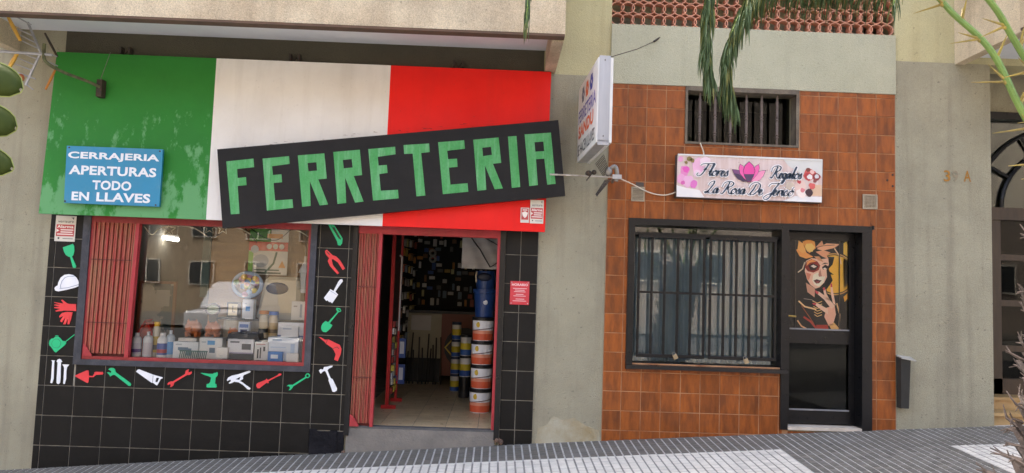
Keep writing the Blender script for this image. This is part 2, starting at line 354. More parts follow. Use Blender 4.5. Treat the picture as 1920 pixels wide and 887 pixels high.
# clay lattice of the loggia: every clay piece on its own
clay = mat('terracotta_clay', C('cf9a80'), .85, C('b9785c'), 14, tilevar=.1, bump=.3, bscale=80, grime=.3, gcol=(.25, .12, .08), gscale=20)
lat = put('lattice_screen', M().box(1.12, 4.122, .012, .14, 4.332, 4.337), clay, bld); lat['label'] = 'terracotta lattice of interlaced clay rings in the loggia opening'
pw, ph = .1106, .128
def ring_mesh():
    b = M(); pr = []
    for k in range(12):       # waisted barrel ring, open front to back
        a = 2*math.pi*k/12+math.pi/12; pr.append((.0735*math.cos(a), .064*math.sin(a)))
    n = len(pr)
    for sc_, y in ((1, .012), (1, .10), (.87, .10), (.87, .012)):
        for x, z in pr: b.v.append((x*sc_, y, z*sc_))
    for r_ in range(4):
        for k in range(n): b.f.append((r_*n+k, r_*n+(k+1) % n, ((r_+1) % 4)*n+(k+1) % n, ((r_+1) % 4)*n+k))
    me = b.mesh('clay_ring'); me.materials.append(clay); return me
rm = ring_mesh()
for j in range(6):
    for i in range(27):
        o = bpy.data.objects.new('clay_ring', rm); COL.objects.link(o)
        o.location = (1.175+i*pw, (i % 2)*.004+random.uniform(-.002, .002), 4.337+.064+j*ph); o.rotation_euler[1] = random.uniform(-.03, .03); adopt(o, lat)
# house number on the pilaster
num_m = mat('ochre_number', C('a8741c'), .6, C('8f6420'), 30)
num_g = mat('worn_number', C('8c8069'), .8, C('9a8f78'), 30)
for ch, r in (('3', (4.638,4.706,2.797,2.916)), ('9', (4.733,4.790,2.798,2.916)), ('A', (4.850,4.925,2.803,2.921))):
    o = text('house_number', ch, *r, -.012, num_g if ch == '9' else num_m, bld, .012)
    if ch != '3': o['label'] = 'worn grey digit of the house number' if ch == '9' else 'ochre letter of the house number'

# ================================================================ hardware shop front
hw = empty('hardware_shop', (-2.06, 0, -.2), 'hardware shop frontage clad in black square tiles', 'shop')
TP = .2957
bx = [-4.545, -4.478]+[-4.478+TP*k for k in range(1, 11)]+[-1.475]
bz = [.1-TP*3+.2945*k for k in range(0, 11)]; bz = [.1+.2945*k for k in range(-3, 8)]
WO = (-4.2, -1.842, .612, 2.3)
clad = put('tile_cladding', M().box(-4.545, -1.475, -.012, -.001, -.9, 2.16), grout_w, hw)
clad.data.clear_geometry(); mm = M()
for r in cut([(-4.545, -1.475, -.9, 2.16)], [(-4.12, -1.88, .64, 2.3)]): mm.box(r[0], r[1], -.012, -.001, r[2], r[3])
tmp = mm.mesh('tile_cladding'); tmp.transform(Matrix.Translation(-wpos(clad))); clad.data = tmp; tmp.materials.append(grout_w)
tiles(clad, bx, bz, [WO, (-1.815, -1.4, -.6, .04)], -.019, .012, .0075, black_tile)
rp = M()
rng = random.Random(5)
for k in range(5):
    x0 = -1.815+.068*k; rp.box(x0, x0+.069, -.022-rng.uniform(0, .02), 0, -.6, .04-rng.uniform(0, .012) if k else .05)
put('broken_plinth', rp, black_rough, hw)
clad2 = put('tile_cladding', M().box(.078, .415, -.012, -.001, -.9, 2.16), grout_w, hw)
tiles(clad2, [.078, .236, .415], bz, [], -.019, .012, .0075, black_tile)
put('rubble', M().ball((.06, -.03, .0), .035, .03, .03, 7, 5).ball((.10, -.025, -.02), .025, .03, .03, 6, 4).ball((-1.47, -.03, -.18), .025, .02, .03, 6, 4), mat('broken_masonry', C('8c6f5c'), .9, C('4b403a'), 40, bump=.8), hw)
# display window: dark outer frame, red inner frame, pane
dw = put('display_window', M().box(-4.2, -4.125, -.045, .04, .612, 2.14).box(-1.905, -1.842, -.045, .04, .612, 2.14).box(-4.125, -1.905, -.045, .04, .612, .668), blue_frame, hw)
put('red_frame', M().box(-4.125, -4.10, -.03, .045, .668, 2.12).box(-1.93, -1.905, -.03, .045, .668, 2.12).box(-4.10, -1.93, -.03, .045, .668, .70).box(-4.125, -1.905, -.031, .045, 2.045, 2.14), red_paint, dw)
put('pane', M().box(-4.10, -1.93, .05, .056, .70, 2.045), wglass, dw)
# door frame, step
put('door_jamb', M().box(-1.475, -1.425, -.05, .2, .0, 2.16), black_paint, hw); put('door_jamb', M().box(.024, .078, -.05, .2, .0, 2.16), black_paint, hw)
put('red_door_frame', M().box(-1.425, .024, -.03, .05, 2.03, 2.14).box(-.004, .024, -.03, .05, .095, 2.03), red_pink, hw)
st = put('door_step', M().box(-1.45, .035, -.035, .25, -.7, .072), concrete, hw)
put('threshold', M().box(-1.44, .03, -.028, .06, .072, .093), slab_m, st)
# inside: floor tiles, room
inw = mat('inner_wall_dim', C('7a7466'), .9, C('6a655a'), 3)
inn = empty('shop_interior', (-2, 2.5, .09)); struct(inn)
fl = put('shop_floor', M().box(-4.4, .2, .06, 4.7, -.1, .090), grout_w, inn)
floor_t = mat('beige_floor_tile', C('cdb48c'), .32, C('b99f78'), 6, tilevar=.08, grime=.3, gcol=(.22, .16, .10), gscale=4)
FT = .332
fme = M().box(-FT/2+.003, FT/2-.003, -FT/2+.003, FT/2-.003, 0, .006).mesh('floor_tile'); fme.materials.append(floor_t)
for i in range(5):
    for j in range(13):
        o = bpy.data.objects.new('floor_tile', fme); COL.objects.link(o); o.location = (-1.30+FT*i, .23+FT*j, .0885); adopt(o, fl)
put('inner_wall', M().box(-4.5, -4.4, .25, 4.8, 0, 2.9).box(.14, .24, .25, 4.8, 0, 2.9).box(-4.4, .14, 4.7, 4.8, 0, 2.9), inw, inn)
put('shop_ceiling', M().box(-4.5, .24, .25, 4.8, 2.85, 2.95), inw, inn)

# ================================================================ flower shop front
fs = empty('flower_shop', (2.6, 0, .1), 'flower shop front clad in small glossy orange brown tiles', 'shop')
ox = [1.114]+[1.302+.2015*k for k in range(0, 15)]; ox[-1] = 4.123
oz = [.13+.1955*k for k in range(-2, 19)]+[3.698]
oh = [(1.345, 2.985, .752, 2.285), (2.95, 3.86, -1, 2.285), (1.905, 3.10, 3.09, 3.8)]
oc = put('tile_cladding', M().box(1.114, 1.12, -.012, -.0, 0, .1), grout_o, fs); mm = M()
for r in cut([(1.114, 4.123, -.4, 3.698)], [(1.40, 2.94, .81, 2.24), (3.01, 3.82, .1, 2.24), (1.928, 3.07, 3.112, 3.66)]): mm.box(r[0], r[1], -.012, .004, r[2], r[3])
tmp = mm.mesh('tile_cladding'); tmp.transform(Matrix.Translation(-wpos(oc))); oc.data = tmp; tmp.materials.append(grout_o)
tiles(oc, ox, oz, oh, -.016, .006, .0075, orange_tile)
tiles(oc, [2.985, 3.2, 3.4, 3.6, 3.86], [-.1, .175], [], -.006, .008, .005, orange_tile)
# high barred window
hv = empty('high_window', (2.5, 0, 3.1)); adopt(hv, fs)
wood_old = mat('weathered_wood', C('7d7260'), .8, C('5a5044'), 5, (1, 1, 1), bump=.4, bscale=60, grime=.4, gcol=(.08, .06, .05), gscale=8)
put('window_frame', M().box(1.905, 1.928, -.03, .12, 3.09, 3.70).box(3.07, 3.10, -.03, .12, 3.09, 3.70).box(1.928, 3.07, -.034, .12, 3.652, 3.70).box(1.928, 3.07, -.03, .12, 3.09, 3.112), wood_old, hv)
put('pane', M().box(1.928, 3.07, .16, .166, 3.112, 3.652), dglass, hv)
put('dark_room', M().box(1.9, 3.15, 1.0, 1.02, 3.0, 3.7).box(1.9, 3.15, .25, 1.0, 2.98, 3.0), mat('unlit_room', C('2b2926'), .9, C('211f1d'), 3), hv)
bal_m = mat('turned_baluster', C('6f6158'), .55, C('594c44'), 20, grime=.3, gcol=(.06, .05, .045), gscale=12)
for px_ in (2.071, 2.231, 2.395, 2.564, 2.725, 2.889):
    prof = [(.012, 3.112), (.012, 3.19), (.018, 3.2), (.010, 3.21), (.018, 3.225), (.013, 3.24), (.0155, 3.36), (.012, 3.37), (.018, 3.385), (.011, 3.4), (.018, 3.412), (.014, 3.43), (.0145, 3.56), (.018, 3.575), (.011, 3.588), (.012, 3.645)]
    put('baluster', M().lathe(px_, .03, prof, 8), bal_m, hv, smooth=True)
# shop window with frame, sill, transom and curtain
sw = put('shop_window', M().box(1.337, 1.405, -.04, .26, .75, 2.29).box(1.405, 3.0, -.04, .26, 2.225, 2.29).box(2.925, 3.0, -.04, .26, .19, 2.225), black_paint, fs)
put('sill', M().hexa([(1.337, -.075, .755), (2.985, -.075, .755), (2.985, .26, .755), (1.337, .26, .755), (1.337, -.07, .79), (2.985, -.07, .79), (2.985, .26, .822), (1.337, .26, .822)]), black_paint, sw)
put('transom', M().box(1.405, 2.925, .035, .1, 2.125, 2.155), black_paint, sw)
put('pane', M().box(1.405, 2.925, .105, .111, .815, 2.225), fglass, sw)
cur = M(); n_ = 150
for k in range(n_+1):
    x = 1.405+1.52*k/n_; ph_ = k/n_*2*math.pi*19; y = .21+.018*math.sin(ph_)+.010*math.sin(ph_*.53+1); cur.v += [(x, y, .70), (x, y+.004*math.sin(ph_*1.3), 2.12)]
for k in range(n_): cur.f.append((2*k, 2*k+2, 2*k+3, 2*k+1))
put('curtain', cur, mat('grey_blue_curtain', C('87949f'), .85, C('78848f'), 5, (1, 1, .1)), sw, smooth=True)
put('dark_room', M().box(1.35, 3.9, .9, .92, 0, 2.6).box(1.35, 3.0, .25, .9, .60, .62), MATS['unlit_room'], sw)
# shop door with glazed upper panel (poster behind the glass) and glazed lower panel
DY = .12
dr = put('shop_door', M().box(3.765, 3.868, -.035, .2, .19, 2.225).box(3.0, 3.868, -.04, .2, 2.225, 2.292), black_paint, fs)
lf = put('door_leaf', M().box(3.0, 3.075, DY, DY+.045, .235, 2.222).box(3.70, 3.763, DY, DY+.045, .235, 2.222).box(3.075, 3.70, DY, DY+.045, 2.145, 2.222).box(3.075, 3.70, DY, DY+.045, 1.06, 1.20).box(3.075, 3.70, DY, DY+.045, .235, .37), black_paint, dr)
for zq in (1.2, .37): put('bead', M().box(3.075, 3.70, DY-.008, DY+.005, zq, zq+.015), mat('grey_bead', C('8b8b8d'), .4, C('77777a'), 10), dr)
put('pane', M().box(3.075, 3.70, DY+.02, DY+.025, .37, 1.06), dglass, dr)
put('pane_backing', M().box(3.075, 3.70, DY+.05, DY+.06, .37, 1.06), mat('lower_backing', C('2c2d2d'), .6, C('232424'), 4), dr)
brass = mat('brass', C('c2a055'), .3, C('a58640'), 20, metal=.9)
put('door_handle', M().box(3.02, 3.05, DY-.012, DY, 1.22, 1.44).tube([(3.036, DY-.01, 1.34), (3.036, DY-.05, 1.34), (3.12, DY-.055, 1.335)], .009, 8), brass, dr)
put('lock', M().lathe(0, 0, [(.019, 0), (.017, .012)], 12), alu, None).matrix_world
lk = bpy.data.objects['lock']; lk.rotation_euler = (R(90), 0, 0); lk.location = (3.035, DY, .84); adopt(lk, dr)
put('threshold', M().box(3.0, 3.84, -.03, .2, .19, .222), mat('pale_stone', C('cfc6b8'), .6, C('bfb09c'), 8, grime=.3), dr)
put('hinge', M().lathe(3.882, -.03, [(.012, 2.26), (.012, 2.30)], 8), black_paint, dr)
# ================================================================ entrance of number 39 A
en = empty('entrance_door', (5.9, .5, .45), 'dark wood and glass entrance with an iron fan light beyond the pilaster', 'door')
wood = mat('dark_wood', C('4a3925'), .5, C('3a2c1c'), 5, (4, 4, .4), bump=.15)
EY = .55
put('frame', M().box(5.145, 5.62, EY, EY+.06, .5, 2.5).box(5.145, 7.4, EY-.02, EY+.06, 2.48, 2.62).box(5.145, 7.4, EY, EY+.06, .45, .72), wood, en)
for z in (1.02, 1.52, 2.03): put('rail', M().box(5.62, 7.2, EY+.005, EY+.05, z, z+.065), wood, en)
put('stile', M().box(6.25, 6.32, EY+.004, EY+.052, .72, 2.48), wood, en)
put('pane', M().box(5.62, 7.2, EY+.055, EY+.06, .72, 2.48), glass('entrance_glass', -.032, (.5, .5, .48)), en)
put('dark_hall', M().box(5.1, 7.6, 2.0, 2.02, .3, 4.1).box(5.1, 7.6, EY+.1, 2, .35, .45), mat('hall_dim', C('24221d'), .8, C('1b1915'), 3), en)
put('fan_pane', M().box(5.145, 7.4, EY+.04, EY+.046, 2.62, 3.62), glass('fan_glass', .0, (.8, .85, .8)), en)
put('transom_beam', M().box(5.145, 7.4, EY-.05, EY+.06, 3.62, 3.70), black_paint, en)
put('lintel', M().box(5.145, 9, EY-.02, EY+.25, 3.70, 4.2), wall_low, en)
put('side_wall', M().box(7.4, 9, 0, .8, -1, 4.1), wall_low, en)
put('fan_board', M().box(5.15, 5.42, EY+.05, EY+.06, 2.62, 2.95), soffit_m, en)
fc = (6.38, 2.62)
for r_ in (1.02, .74): put('fan_arc', M().tube([(fc[0]+r_*math.cos(R(a)), EY+.01, fc[1]+r_*.93*math.sin(R(a))) for a in range(180, -1, -8)], .022, 6), black_paint, en)
for a in range(30, 180, 30): put('fan_spoke', M().tube([(fc[0]+r_*math.cos(R(a)), EY+.01, fc[1]+r_*.93*math.sin(R(a))) for r_ in (.74, 1.02)], .017, 6), black_paint, en)
marb = mat('beige_marble', C('bd9d6b'), .4, C('a07f4e'), 4, bump=.1, grime=.2)
for k, (y0, z1) in enumerate(((.03, .42), (.30, .55))):
    s_ = put('step_riser', M().box(5.145, 7.4, y0, .6, -.2 if k == 0 else .40, z1-.03), marb, en); put('step_tread', M().box(5.145, 7.4, y0-.025, .6, z1-.03, z1), marb, s_)

# ================================================================ signs
# tricolour fascia sign, leaning slightly outwards at its foot
ts = empty('fascia_sign', (-2.0, -.12, 2.09), 'large green, white and red painted fascia panel above the hardware shop', 'sign')
def washed(name, base, pale, amount, scale=1.6):
    """paint with scuffed, washed-out patches of its own shape"""
    m = mat(name, base, .55, [v*.8 for v in base], 1.3, grime=.0, bump=.12, bscale=30, spec=.22); t = m.node_tree; N = t.nodes; L = t.links; b = N['Principled BSDF']
    src = b.inputs['Base Color'].links[0].from_socket
    tc = N.new('ShaderNodeTexCoord'); mp = N.new('ShaderNodeMapping'); mp.inputs['Scale'].default_value = (1.5, 1, .8); L.new(tc.outputs['Object'], mp.inputs[0])
    n = N.new('ShaderNodeTexNoise'); n.inputs['Scale'].default_value = scale*2; n.inputs['Detail'].default_value = 10; n.inputs['Roughness'].default_value = .7; L.new(mp.outputs[0], n.inputs['Vector'])
    sep = N.new('ShaderNodeSeparateXYZ'); L.new(tc.outputs['Object'], sep.inputs[0])
    gr = N.new('ShaderNodeMapRange'); gr.inputs['From Min'].default_value = 1.35; gr.inputs['From Max'].default_value = .15; gr.inputs['To Min'].default_value = -.12; gr.inputs['To Max'].default_value = .1; L.new(sep.outputs['Z'], gr.inputs['Value'])
    ad = N.new('ShaderNodeMath'); ad.operation = 'ADD'; L.new(n.outputs['Fac'], ad.inputs[0]); L.new(gr.outputs[0], ad.inputs[1])
    th = N.new('ShaderNodeMapRange'); th.inputs['From Min'].default_value = .53; th.inputs['From Max'].default_value = .60; th.inputs['To Max'].default_value = amount; L.new(ad.outputs[0], th.inputs['Value'])
    x = N.new('ShaderNodeMix'); x.data_type = 'RGBA'; L.new(th.outputs[0], x.inputs[0]); L.new(src, x.inputs[6]); x.inputs[7].default_value = (*pale, 1); L.new(x.outputs[2], b.inputs['Base Color']); return m
green_m = washed('green_sign_paint', C('328433'), C('6fa873'), .75)
white_m = mat('white_sign_paint', C('ebe7e0'), .55, C('e2ddd4'), 1.2, bump=.1, bscale=30, grime=.22, gcol=(.5, .45, .40), gscale=1.6, streak=.3, scol=(.5, .45, .38), spots=.12)
red_m = mat('red_sign_paint', C('f2251c'), .55, C('e61c16'), 1.3, bump=.1, bscale=30, spec=.22, streak=.22, scol=(.5, .03, .02), grime=.12, gcol=(.45, .02, .015), gscale=1.2, spots=.15)
def slab(name, x0t, x1t, x0b, x1b, m):
    return put(name, M().hexa([(x0b, -.20, 2.098), (x1b, -.20, 2.098), (x1b, -.16, 2.098), (x0b, -.16, 2.098), (x0t, -.085, 3.772), (x1t, -.085, 3.772), (x1t, -.045, 3.772), (x0t, -.045, 3.772)]), m, ts)
slab('green_panel', -4.58, -2.957, -4.56, -2.912, green_m); slab('white_panel', -2.957, -1.171, -2.912, -1.162, white_m); slab('red_panel', -1.171, .487, -1.162, .466, red_m)
for px_ in (-3.905, -2.171, -0.479):
    put('bracket', M().box(px_-.055, px_-.035, -.07, -.004, 3.79, 3.86).box(px_+.035, px_+.055, -.07, -.004, 3.79, 3.86).tube([(px_-.045, -.03, 3.86), (px_, -.05, 3.79), (px_+.045, -.03, 3.86)], .006, 5), dark_metal, ts)
put('backing_frame', M().box(-4.5, .4, -.04, -.004, 2.25, 2.32).box(-4.5, .4, -.04, -.004, 3.45, 3.52), dark_metal, ts)
# tilted black board with green letters
nb = empty('name_board', (-1.1, -.24, 2.05), 'tilted black board with big green FERRETERIA lettering', 'sign')
board_m = mat('black_board_paint', C('171617'), .5, C('1c1b1c'), 2.5, bump=.15, bscale=20, spec=.25, grime=.3, gcol=(.03, .03, .031), gscale=2.2)
plate('board', [[(-2.820,2.796),(0.561,3.226),(0.654,2.463),(-2.718,2.013)]], -.27, board_m, nb, .055)
let_m = mat('green_letter_paint', C('4c9d58'), .6, C('62ab6e'), 7, (1, 1, .5), bump=.15, bscale=30, spec=.2, streak=.75, scol=C('8cc69a'), sscale=5, spots=.2, grain=.1, grscale=60)
LETTERS = [('F', [[(-2.721,2.677),(-2.456,2.716),(-2.445,2.631),(-2.611,2.606),(-2.600,2.516),(-2.519,2.528),(-2.508,2.449),(-2.595,2.437),(-2.559,2.162),(-2.644,2.153)]]),
('E', [[(-2.366,2.719),(-2.107,2.754),(-2.097,2.677),(-2.269,2.647),(-2.254,2.559),(-2.171,2.570),(-2.161,2.491),(-2.244,2.480),(-2.219,2.306),(-2.049,2.325),(-2.037,2.241),(-2.293,2.203)]]),
('R', [[(-2.020,2.765),(-1.760,2.796),(-1.722,2.545),(-1.806,2.533),(-1.695,2.286),(-1.777,2.274),(-1.888,2.511),(-1.866,2.266),(-1.949,2.254)], [(-1.921,2.693),(-1.833,2.704),(-1.822,2.621),(-1.907,2.610)]]),
('R', [[(-1.671,2.813),(-1.410,2.846),(-1.375,2.593),(-1.457,2.580),(-1.347,2.329),(-1.430,2.315),(-1.542,2.562),(-1.518,2.308),(-1.603,2.295)], [(-1.573,2.737),(-1.486,2.750),(-1.472,2.665),(-1.560,2.652)]]),
('E', [[(-1.326,2.855),(-1.061,2.890),(-1.054,2.814),(-1.229,2.782),(-1.217,2.694),(-1.135,2.704),(-1.124,2.625),(-1.206,2.609),(-1.183,2.443),(-1.013,2.459),(-1.002,2.374),(-1.254,2.342)]]),
('T', [[(-0.977,2.910),(-0.724,2.936),(-0.715,2.850),(-0.799,2.837),(-0.739,2.412),(-0.827,2.400),(-0.883,2.828),(-0.968,2.821)]]),
('E', [[(-0.635,2.952),(-0.376,2.982),(-0.365,2.898),(-0.541,2.870),(-0.528,2.785),(-0.440,2.794),(-0.431,2.712),(-0.517,2.700),(-0.495,2.530),(-0.325,2.551),(-0.314,2.466),(-0.566,2.432)]]),
('R', [[(-0.285,2.991),(-0.033,3.024),(0.003,2.769),(-0.080,2.756),(0.029,2.512),(-0.052,2.501),(-0.160,2.738),(-0.136,2.492),(-0.224,2.479)], [(-0.192,2.914),(-0.105,2.927),(-0.093,2.846),(-0.181,2.829)]]),
('I', [[(0.061,3.037),(0.146,3.046),(0.201,2.533),(0.117,2.521)]]),
('A', [[(0.227,3.065),(0.490,3.094),(0.553,2.579),(0.470,2.566),(0.432,2.828),(0.349,2.819),(0.376,2.559),(0.291,2.546)], [(0.328,2.990),(0.417,3.001),(0.429,2.904),(0.340,2.895)]])]
for ch, lp in LETTERS: plate('letter', lp, -.2735, let_m, nb, .004)
# blue locksmith plate
ls = empty('locksmith_sign', (-3.87, -.2, 2.2), 'blue metal plate with white locksmith lettering on the green panel', 'sign')
blue_m = mat('blue_enamel', C('1a88b2'), .4, C('2683a6'), 2, bump=.05, grime=.25, gcol=(.18, .32, .38), gscale=5)
plate('plate', [[(-4.316,2.780),(-3.369,2.780),(-3.366,2.206),(-4.300,2.210)]], -.235, blue_m, ls, .03)
lw = flat('e6ebee', .5)
text('lettering', 'CERRAJERIA', -4.296,-3.397,2.637,2.725, -.2365, lw, ls, .034)
text('lettering', 'APERTURAS', -4.276,-3.417,2.496,2.589, -.2365, lw, ls, .034)
text('lettering', 'TODO', -4.035,-3.653,2.352,2.446, -.2365, lw, ls, .034)
text('lettering', 'EN', -4.230,-4.059,2.239,2.325, -.2365, lw, ls, .034)
text('lettering', 'LLAVES', -3.987,-3.458,2.236,2.328, -.2365, lw, ls, .034)
for c in ((-4.29,2.763), (-3.397,2.76), (-4.29,2.227), (-3.401,2.221)): plate('screw', [circ(*c, .009, 8)], -.238, dark_metal, ls, .004)
sc = random.Random(31); sm_r = flat('7a1612', .7); sm_w = flat('a2978a', .7)
for k in range(26):
    t_ = sc.random(); x_ = -2.6+3.0*t_; z_ = 2.823+.127*(x_+2.82)/1.0*1.0+sc.uniform(.0, .05); y_ = -.20+(z_-2.098)/(3.772-2.098)*.115-.0012
    plate('scuff', [[(x_+sc.uniform(-.05, .05), z_+sc.uniform(-.006, .006)) for q in range(3)]], y_, sm_r if x_ > -1.17 else sm_w, ts, .0008)
# alarm stickers
def alarm(loc, label, r, Y, shield=None):
    e = empty('alarm_sticker', loc, label, 'sticker'); x0, x1, z0, z1 = r; wv, h = x1-x0, z1-z0
    put('sheet', M().box(x0, x1, Y, Y+.004, z0, z1), flat('dcd5c8'), e); ar = flat('c04a48')
    put('red_band', M().box(x0+.06*wv, x1-.06*wv, Y-.001, Y, z0+.2*h, z0+.66*h), ar, e); bw = flat('efe6dc'); bk = flat('3b3b3b')
    text('lettering', 'verisure', x0+.12*wv, x1-.1*wv, z0+.73*h, z0+.83*h, Y-.0015, bk, e, .0)
    text('lettering', 'Alarma', x0+.1*wv, x1-.1*wv, z0+.52*h, z0+.63*h, Y-.0025, bw, e, .03)
    plate('arrow', [[(x0+.08*wv, z0+.36*h), (x0+.22*wv, z0+.42*h), (x0+.08*wv, z0+.48*h)]], Y-.0025, bw, e, .001)
    for k, (a, b) in enumerate(((.28, .9), (.28, .86), (.12, .9))): put('print_line', M().box(x0+a*wv, x0+b*wv, Y-.0025, Y-.001, z0+(.43-.085*k)*h, z0+(.47-.085*k)*h), bw, e)
    put('print_line', M().box(x0+.4*wv, x0+.9*wv, Y-.0015, Y, z0+.1*h, z0+.12*h), bk, e); plate('emblem', [circ(x0+.2*wv, z0+.12*h, .05*wv, 8)], Y-.0015, bk, e, .001)
    plate('emblem', [[(x1-.24*wv, z1-.07*h), (x1-.1*wv, z1-.05*h), (x1-.12*wv, z1-.15*h), (x1-.16*wv, z1-.1*h)]], Y-.0015, bk, e, .001)
    return e
alarm((-4.38, -.02, 1.84), 'white and red alarm sticker on the black tiles below the green panel', (-4.489, -4.285, 1.838, 2.098), -.026)
r = (0.311,0.446,2.180,2.417)
a2 = alarm((.4, -.2, 2.15), 'white and red alarm sticker on the lower right corner of the red panel', r, -.202)
r = (0.216,0.302,2.184,2.335)
s3 = empty('shield_sticker', (.3, -.2, 2.15), 'small red and white shield sticker beside the alarm sticker on the red panel', 'sticker')
put('sheet', M().box(r[0], r[1], -.201, -.197, r[2], r[3]), flat('d9d0c4'), s3); put('red_band', M().box(r[0]+.008, r[1]-.008, -.202, -.201, r[2]+.03, r[3]-.008), flat('c04a48'), s3)
cx_, cz_ = (r[0]+r[1])/2, (r[2]+r[3])/2
plate('shield', [[(cx_-.03, cz_+.025), (cx_, cz_+.04), (cx_+.03, cz_+.025), (cx_+.02, cz_-.01), (cx_, cz_-.03), (cx_-.02, cz_-.01)]], -.2035, flat('efe6dc'), s3, .001)
put('print_line', M().box(r[0]+.02, r[1]-.02, -.2035, -.202, r[3]-.028, r[3]-.018), flat('efe6dc'), s3)
# opening hours plate
r = (0.141,0.337,1.359,1.598)
oh_ = empty('opening_hours_sign', ((r[0]+r[1])/2, -.02, r[2]), 'small red opening hours plate on the black tiles right of the door', 'sign')
put('plate', M().box(r[0], r[1], -.03, -.02, r[2], r[3], ch=.002), flat('cf3440', .4), oh_); wv, h = r[1]-r[0], r[3]-r[2]; pw_ = flat('f0d6d4')
text('lettering', 'HORARIO', r[0]+.08*wv, r[1]-.08*wv, r[3]-.2*h, r[3]-.1*h, -.0312, pw_, oh_, .03)
for k, (a, b, zz) in enumerate(((.14, .86, .68), (.25, .75, .61), (.2, .8, .54), (.3, .7, .43), (.18, .82, .36), (.3, .75, .23), (.15, .85, .15))): put('print_line', M().box(r[0]+a*wv, r[0]+b*wv, -.0312, -.03, r[2]+zz*h, r[2]+(zz+.022)*h), pw_, oh_)
for a, b in ((.07, .06), (.93, .06), (.07, .94), (.93, .94)): plate('screw', [circ(r[0]+a*wv, r[2]+b*h, .006, 8)], -.032, alu, oh_, .003)
# projecting light box
pb = empty('projecting_sign', (.87, -.65, 2.84), 'white light box sign projecting from the wall between the two shops', 'sign')
put('aluminium_edge', M().box(.832, .932, -1.205, -.12, 2.83, 2.845).box(.832, .932, -1.205, -1.19, 2.80, 3.60).box(.832, .932, -1.19, -.12, 3.575, 3.59).box(.832, .932, -.135, -.12, 2.845, 3.575), alu, pb)
put('light_panel', M().box(.822, .834, -1.20, -.12, 2.825, 3.585), white_pl, pb); put('light_panel', M().box(.93, .958, -1.20, -.12, 2.825, 3.585), white_pl, pb)
for z in (2.88, 3.56): put('screw', M().ball((.882, -1.206, z), .006, n=6, m=4), dark_metal, pb)
put('wall_bracket', M().box(.86, .90, -.12, 0, 2.92, 2.95).box(.86, .90, -.12, 0, 3.45, 3.48), dark_metal, pb)
def side_text(txt, y0, y1, z0, z1, m, bold=.01):      # lettering on the left face, reading towards the street
    me = text_mesh(txt, bold); xs = [v.co.x for v in me.vertices]; ys = [v.co.y for v in me.vertices]; ax, bx_, az, bz_ = min(xs), max(xs), min(ys), max(ys)
    for v in me.vertices: v.co = (.8208, y0+(v.co.x-ax)/(bx_-ax)*(y1-y0), z0+(v.co.y-az)/(bz_-az)*(z1-z0))
    return put('lettering', me, m, pb)
side_text('FERRETERIA', -.17, -1.12, 3.20, 3.33, flat('3c3c9a')); side_text('SANDU', -.2, -1.02, 3.04, 3.17, flat('e0602a'), .04); side_text('SE HACEN LLAVES', -.17, -1.1, 2.87, 2.985, flat('2e3138'))
for y, hx in ((-.42, '6f7480'), (-.65, 'dc6a35'), (-.88, '3a4c9c')):
    b = M()
    for k in range(6): a = 2*math.pi*k/6; b.ball((.8205, y+.05*math.cos(a), 3.455+.05*math.sin(a)), .001, .034, .034, 10, 6)
    put('rosette', b, flat(hx), pb)
pb.rotation_euler[2] = .05; pb.location.x -= .022
# stay wire of the sign
sw_ = put('stay_wire', M().tube([(.88, -1.15, 3.585), (1.326,-0.35,3.961), (1.557,-0.03,4.157)], .004, 5).tube([(1.557,-0.03,4.157), (1.628,-0.01,4.212)], .012, 6), dark_metal); tag(sw_, 'thin rusty stay wire from the light box sign to the wall hook', 'wire')
# flower shop sign
FY = -.105
fl_ = empty('flower_shop_sign', (2.56, -.06, 2.51), 'printed light box of the flower shop with pink lotus and script lettering', 'sign')
plate('box', [[(1.807,2.954),(3.322,2.964),(3.313,2.508),(1.802,2.511)]], FY+.003, mat('sign_side', C('55504c'), .5, C('45413e'), 8), fl_, .085)
planks = mat('printed_pale_planks', C('dcc9c4'), .35, C('cdb2a8'), 3, (9, 9, .5), lo=.4, hi=.7)
plate('printed_face', [[(1.812,2.946),(3.316,2.958),(3.308,2.514),(1.808,2.518)]], FY, planks, fl_, .003)
put('top_trim', M().box(1.815, 3.31, FY-.008, FY+.02, 2.945, 2.962), white_pl, fl_)
q0 = FY-.001
def sp(name, pts_or, hx, k=0, th=.0006): return plate(name, pts_or, q0-.0008*k, flat(hx, .4), fl_, th)
sp('printed_cloth', [[(1.807,2.636),(1.897,2.614),(2.044,2.594),(2.096,2.522),(2.054,2.519),(1.810,2.519)]], 'ece8e6', 0)
sp('printed_wall', [[(2.901,2.953),(3.314,2.955),(3.312,2.780),(3.102,2.798),(2.963,2.879)]], 'd7d6d0', 0)
sp('printed_box', [[(3.189,2.697),(3.310,2.693),(3.309,2.581),(3.172,2.580)]], 'dcb898', 1)
sp('printed_table', [[(3.034,2.571),(3.309,2.572),(3.307,2.515),(2.905,2.514)]], 'e8e6e4', 1)
rr_ = random.Random(11)
rose_c = (('e58cc0', 150, 260, 62), ('f0b7d4', 330, 200, 90), ('e25ab4', 165, 245, 38), ('eaa6cf', 110, 350, 55), ('e9b4d3', 200, 380, 75), ('e079c2', 260, 420, 48), ('f2cfe0', 300, 290, 50), ('e8a0c8', 100, 120, 30), ('f3d9e2', 400, 150, 60), ('d86ab0', 130, 400, 25))
S6 = lambda x, y: (1.81+(x-60)/1755*1.505, 2.958-(y-62-(x-60)*.036)/515*.45)
def blob(x, y, r_, k=11):
    c = S6(x, y); return [(c[0]+r_/1165*(1+rr_.uniform(-.22, .22))*math.cos(2*math.pi*i/k), c[1]+r_/1165*(1+rr_.uniform(-.22, .22))*math.sin(2*math.pi*i/k)) for i in range(k)]
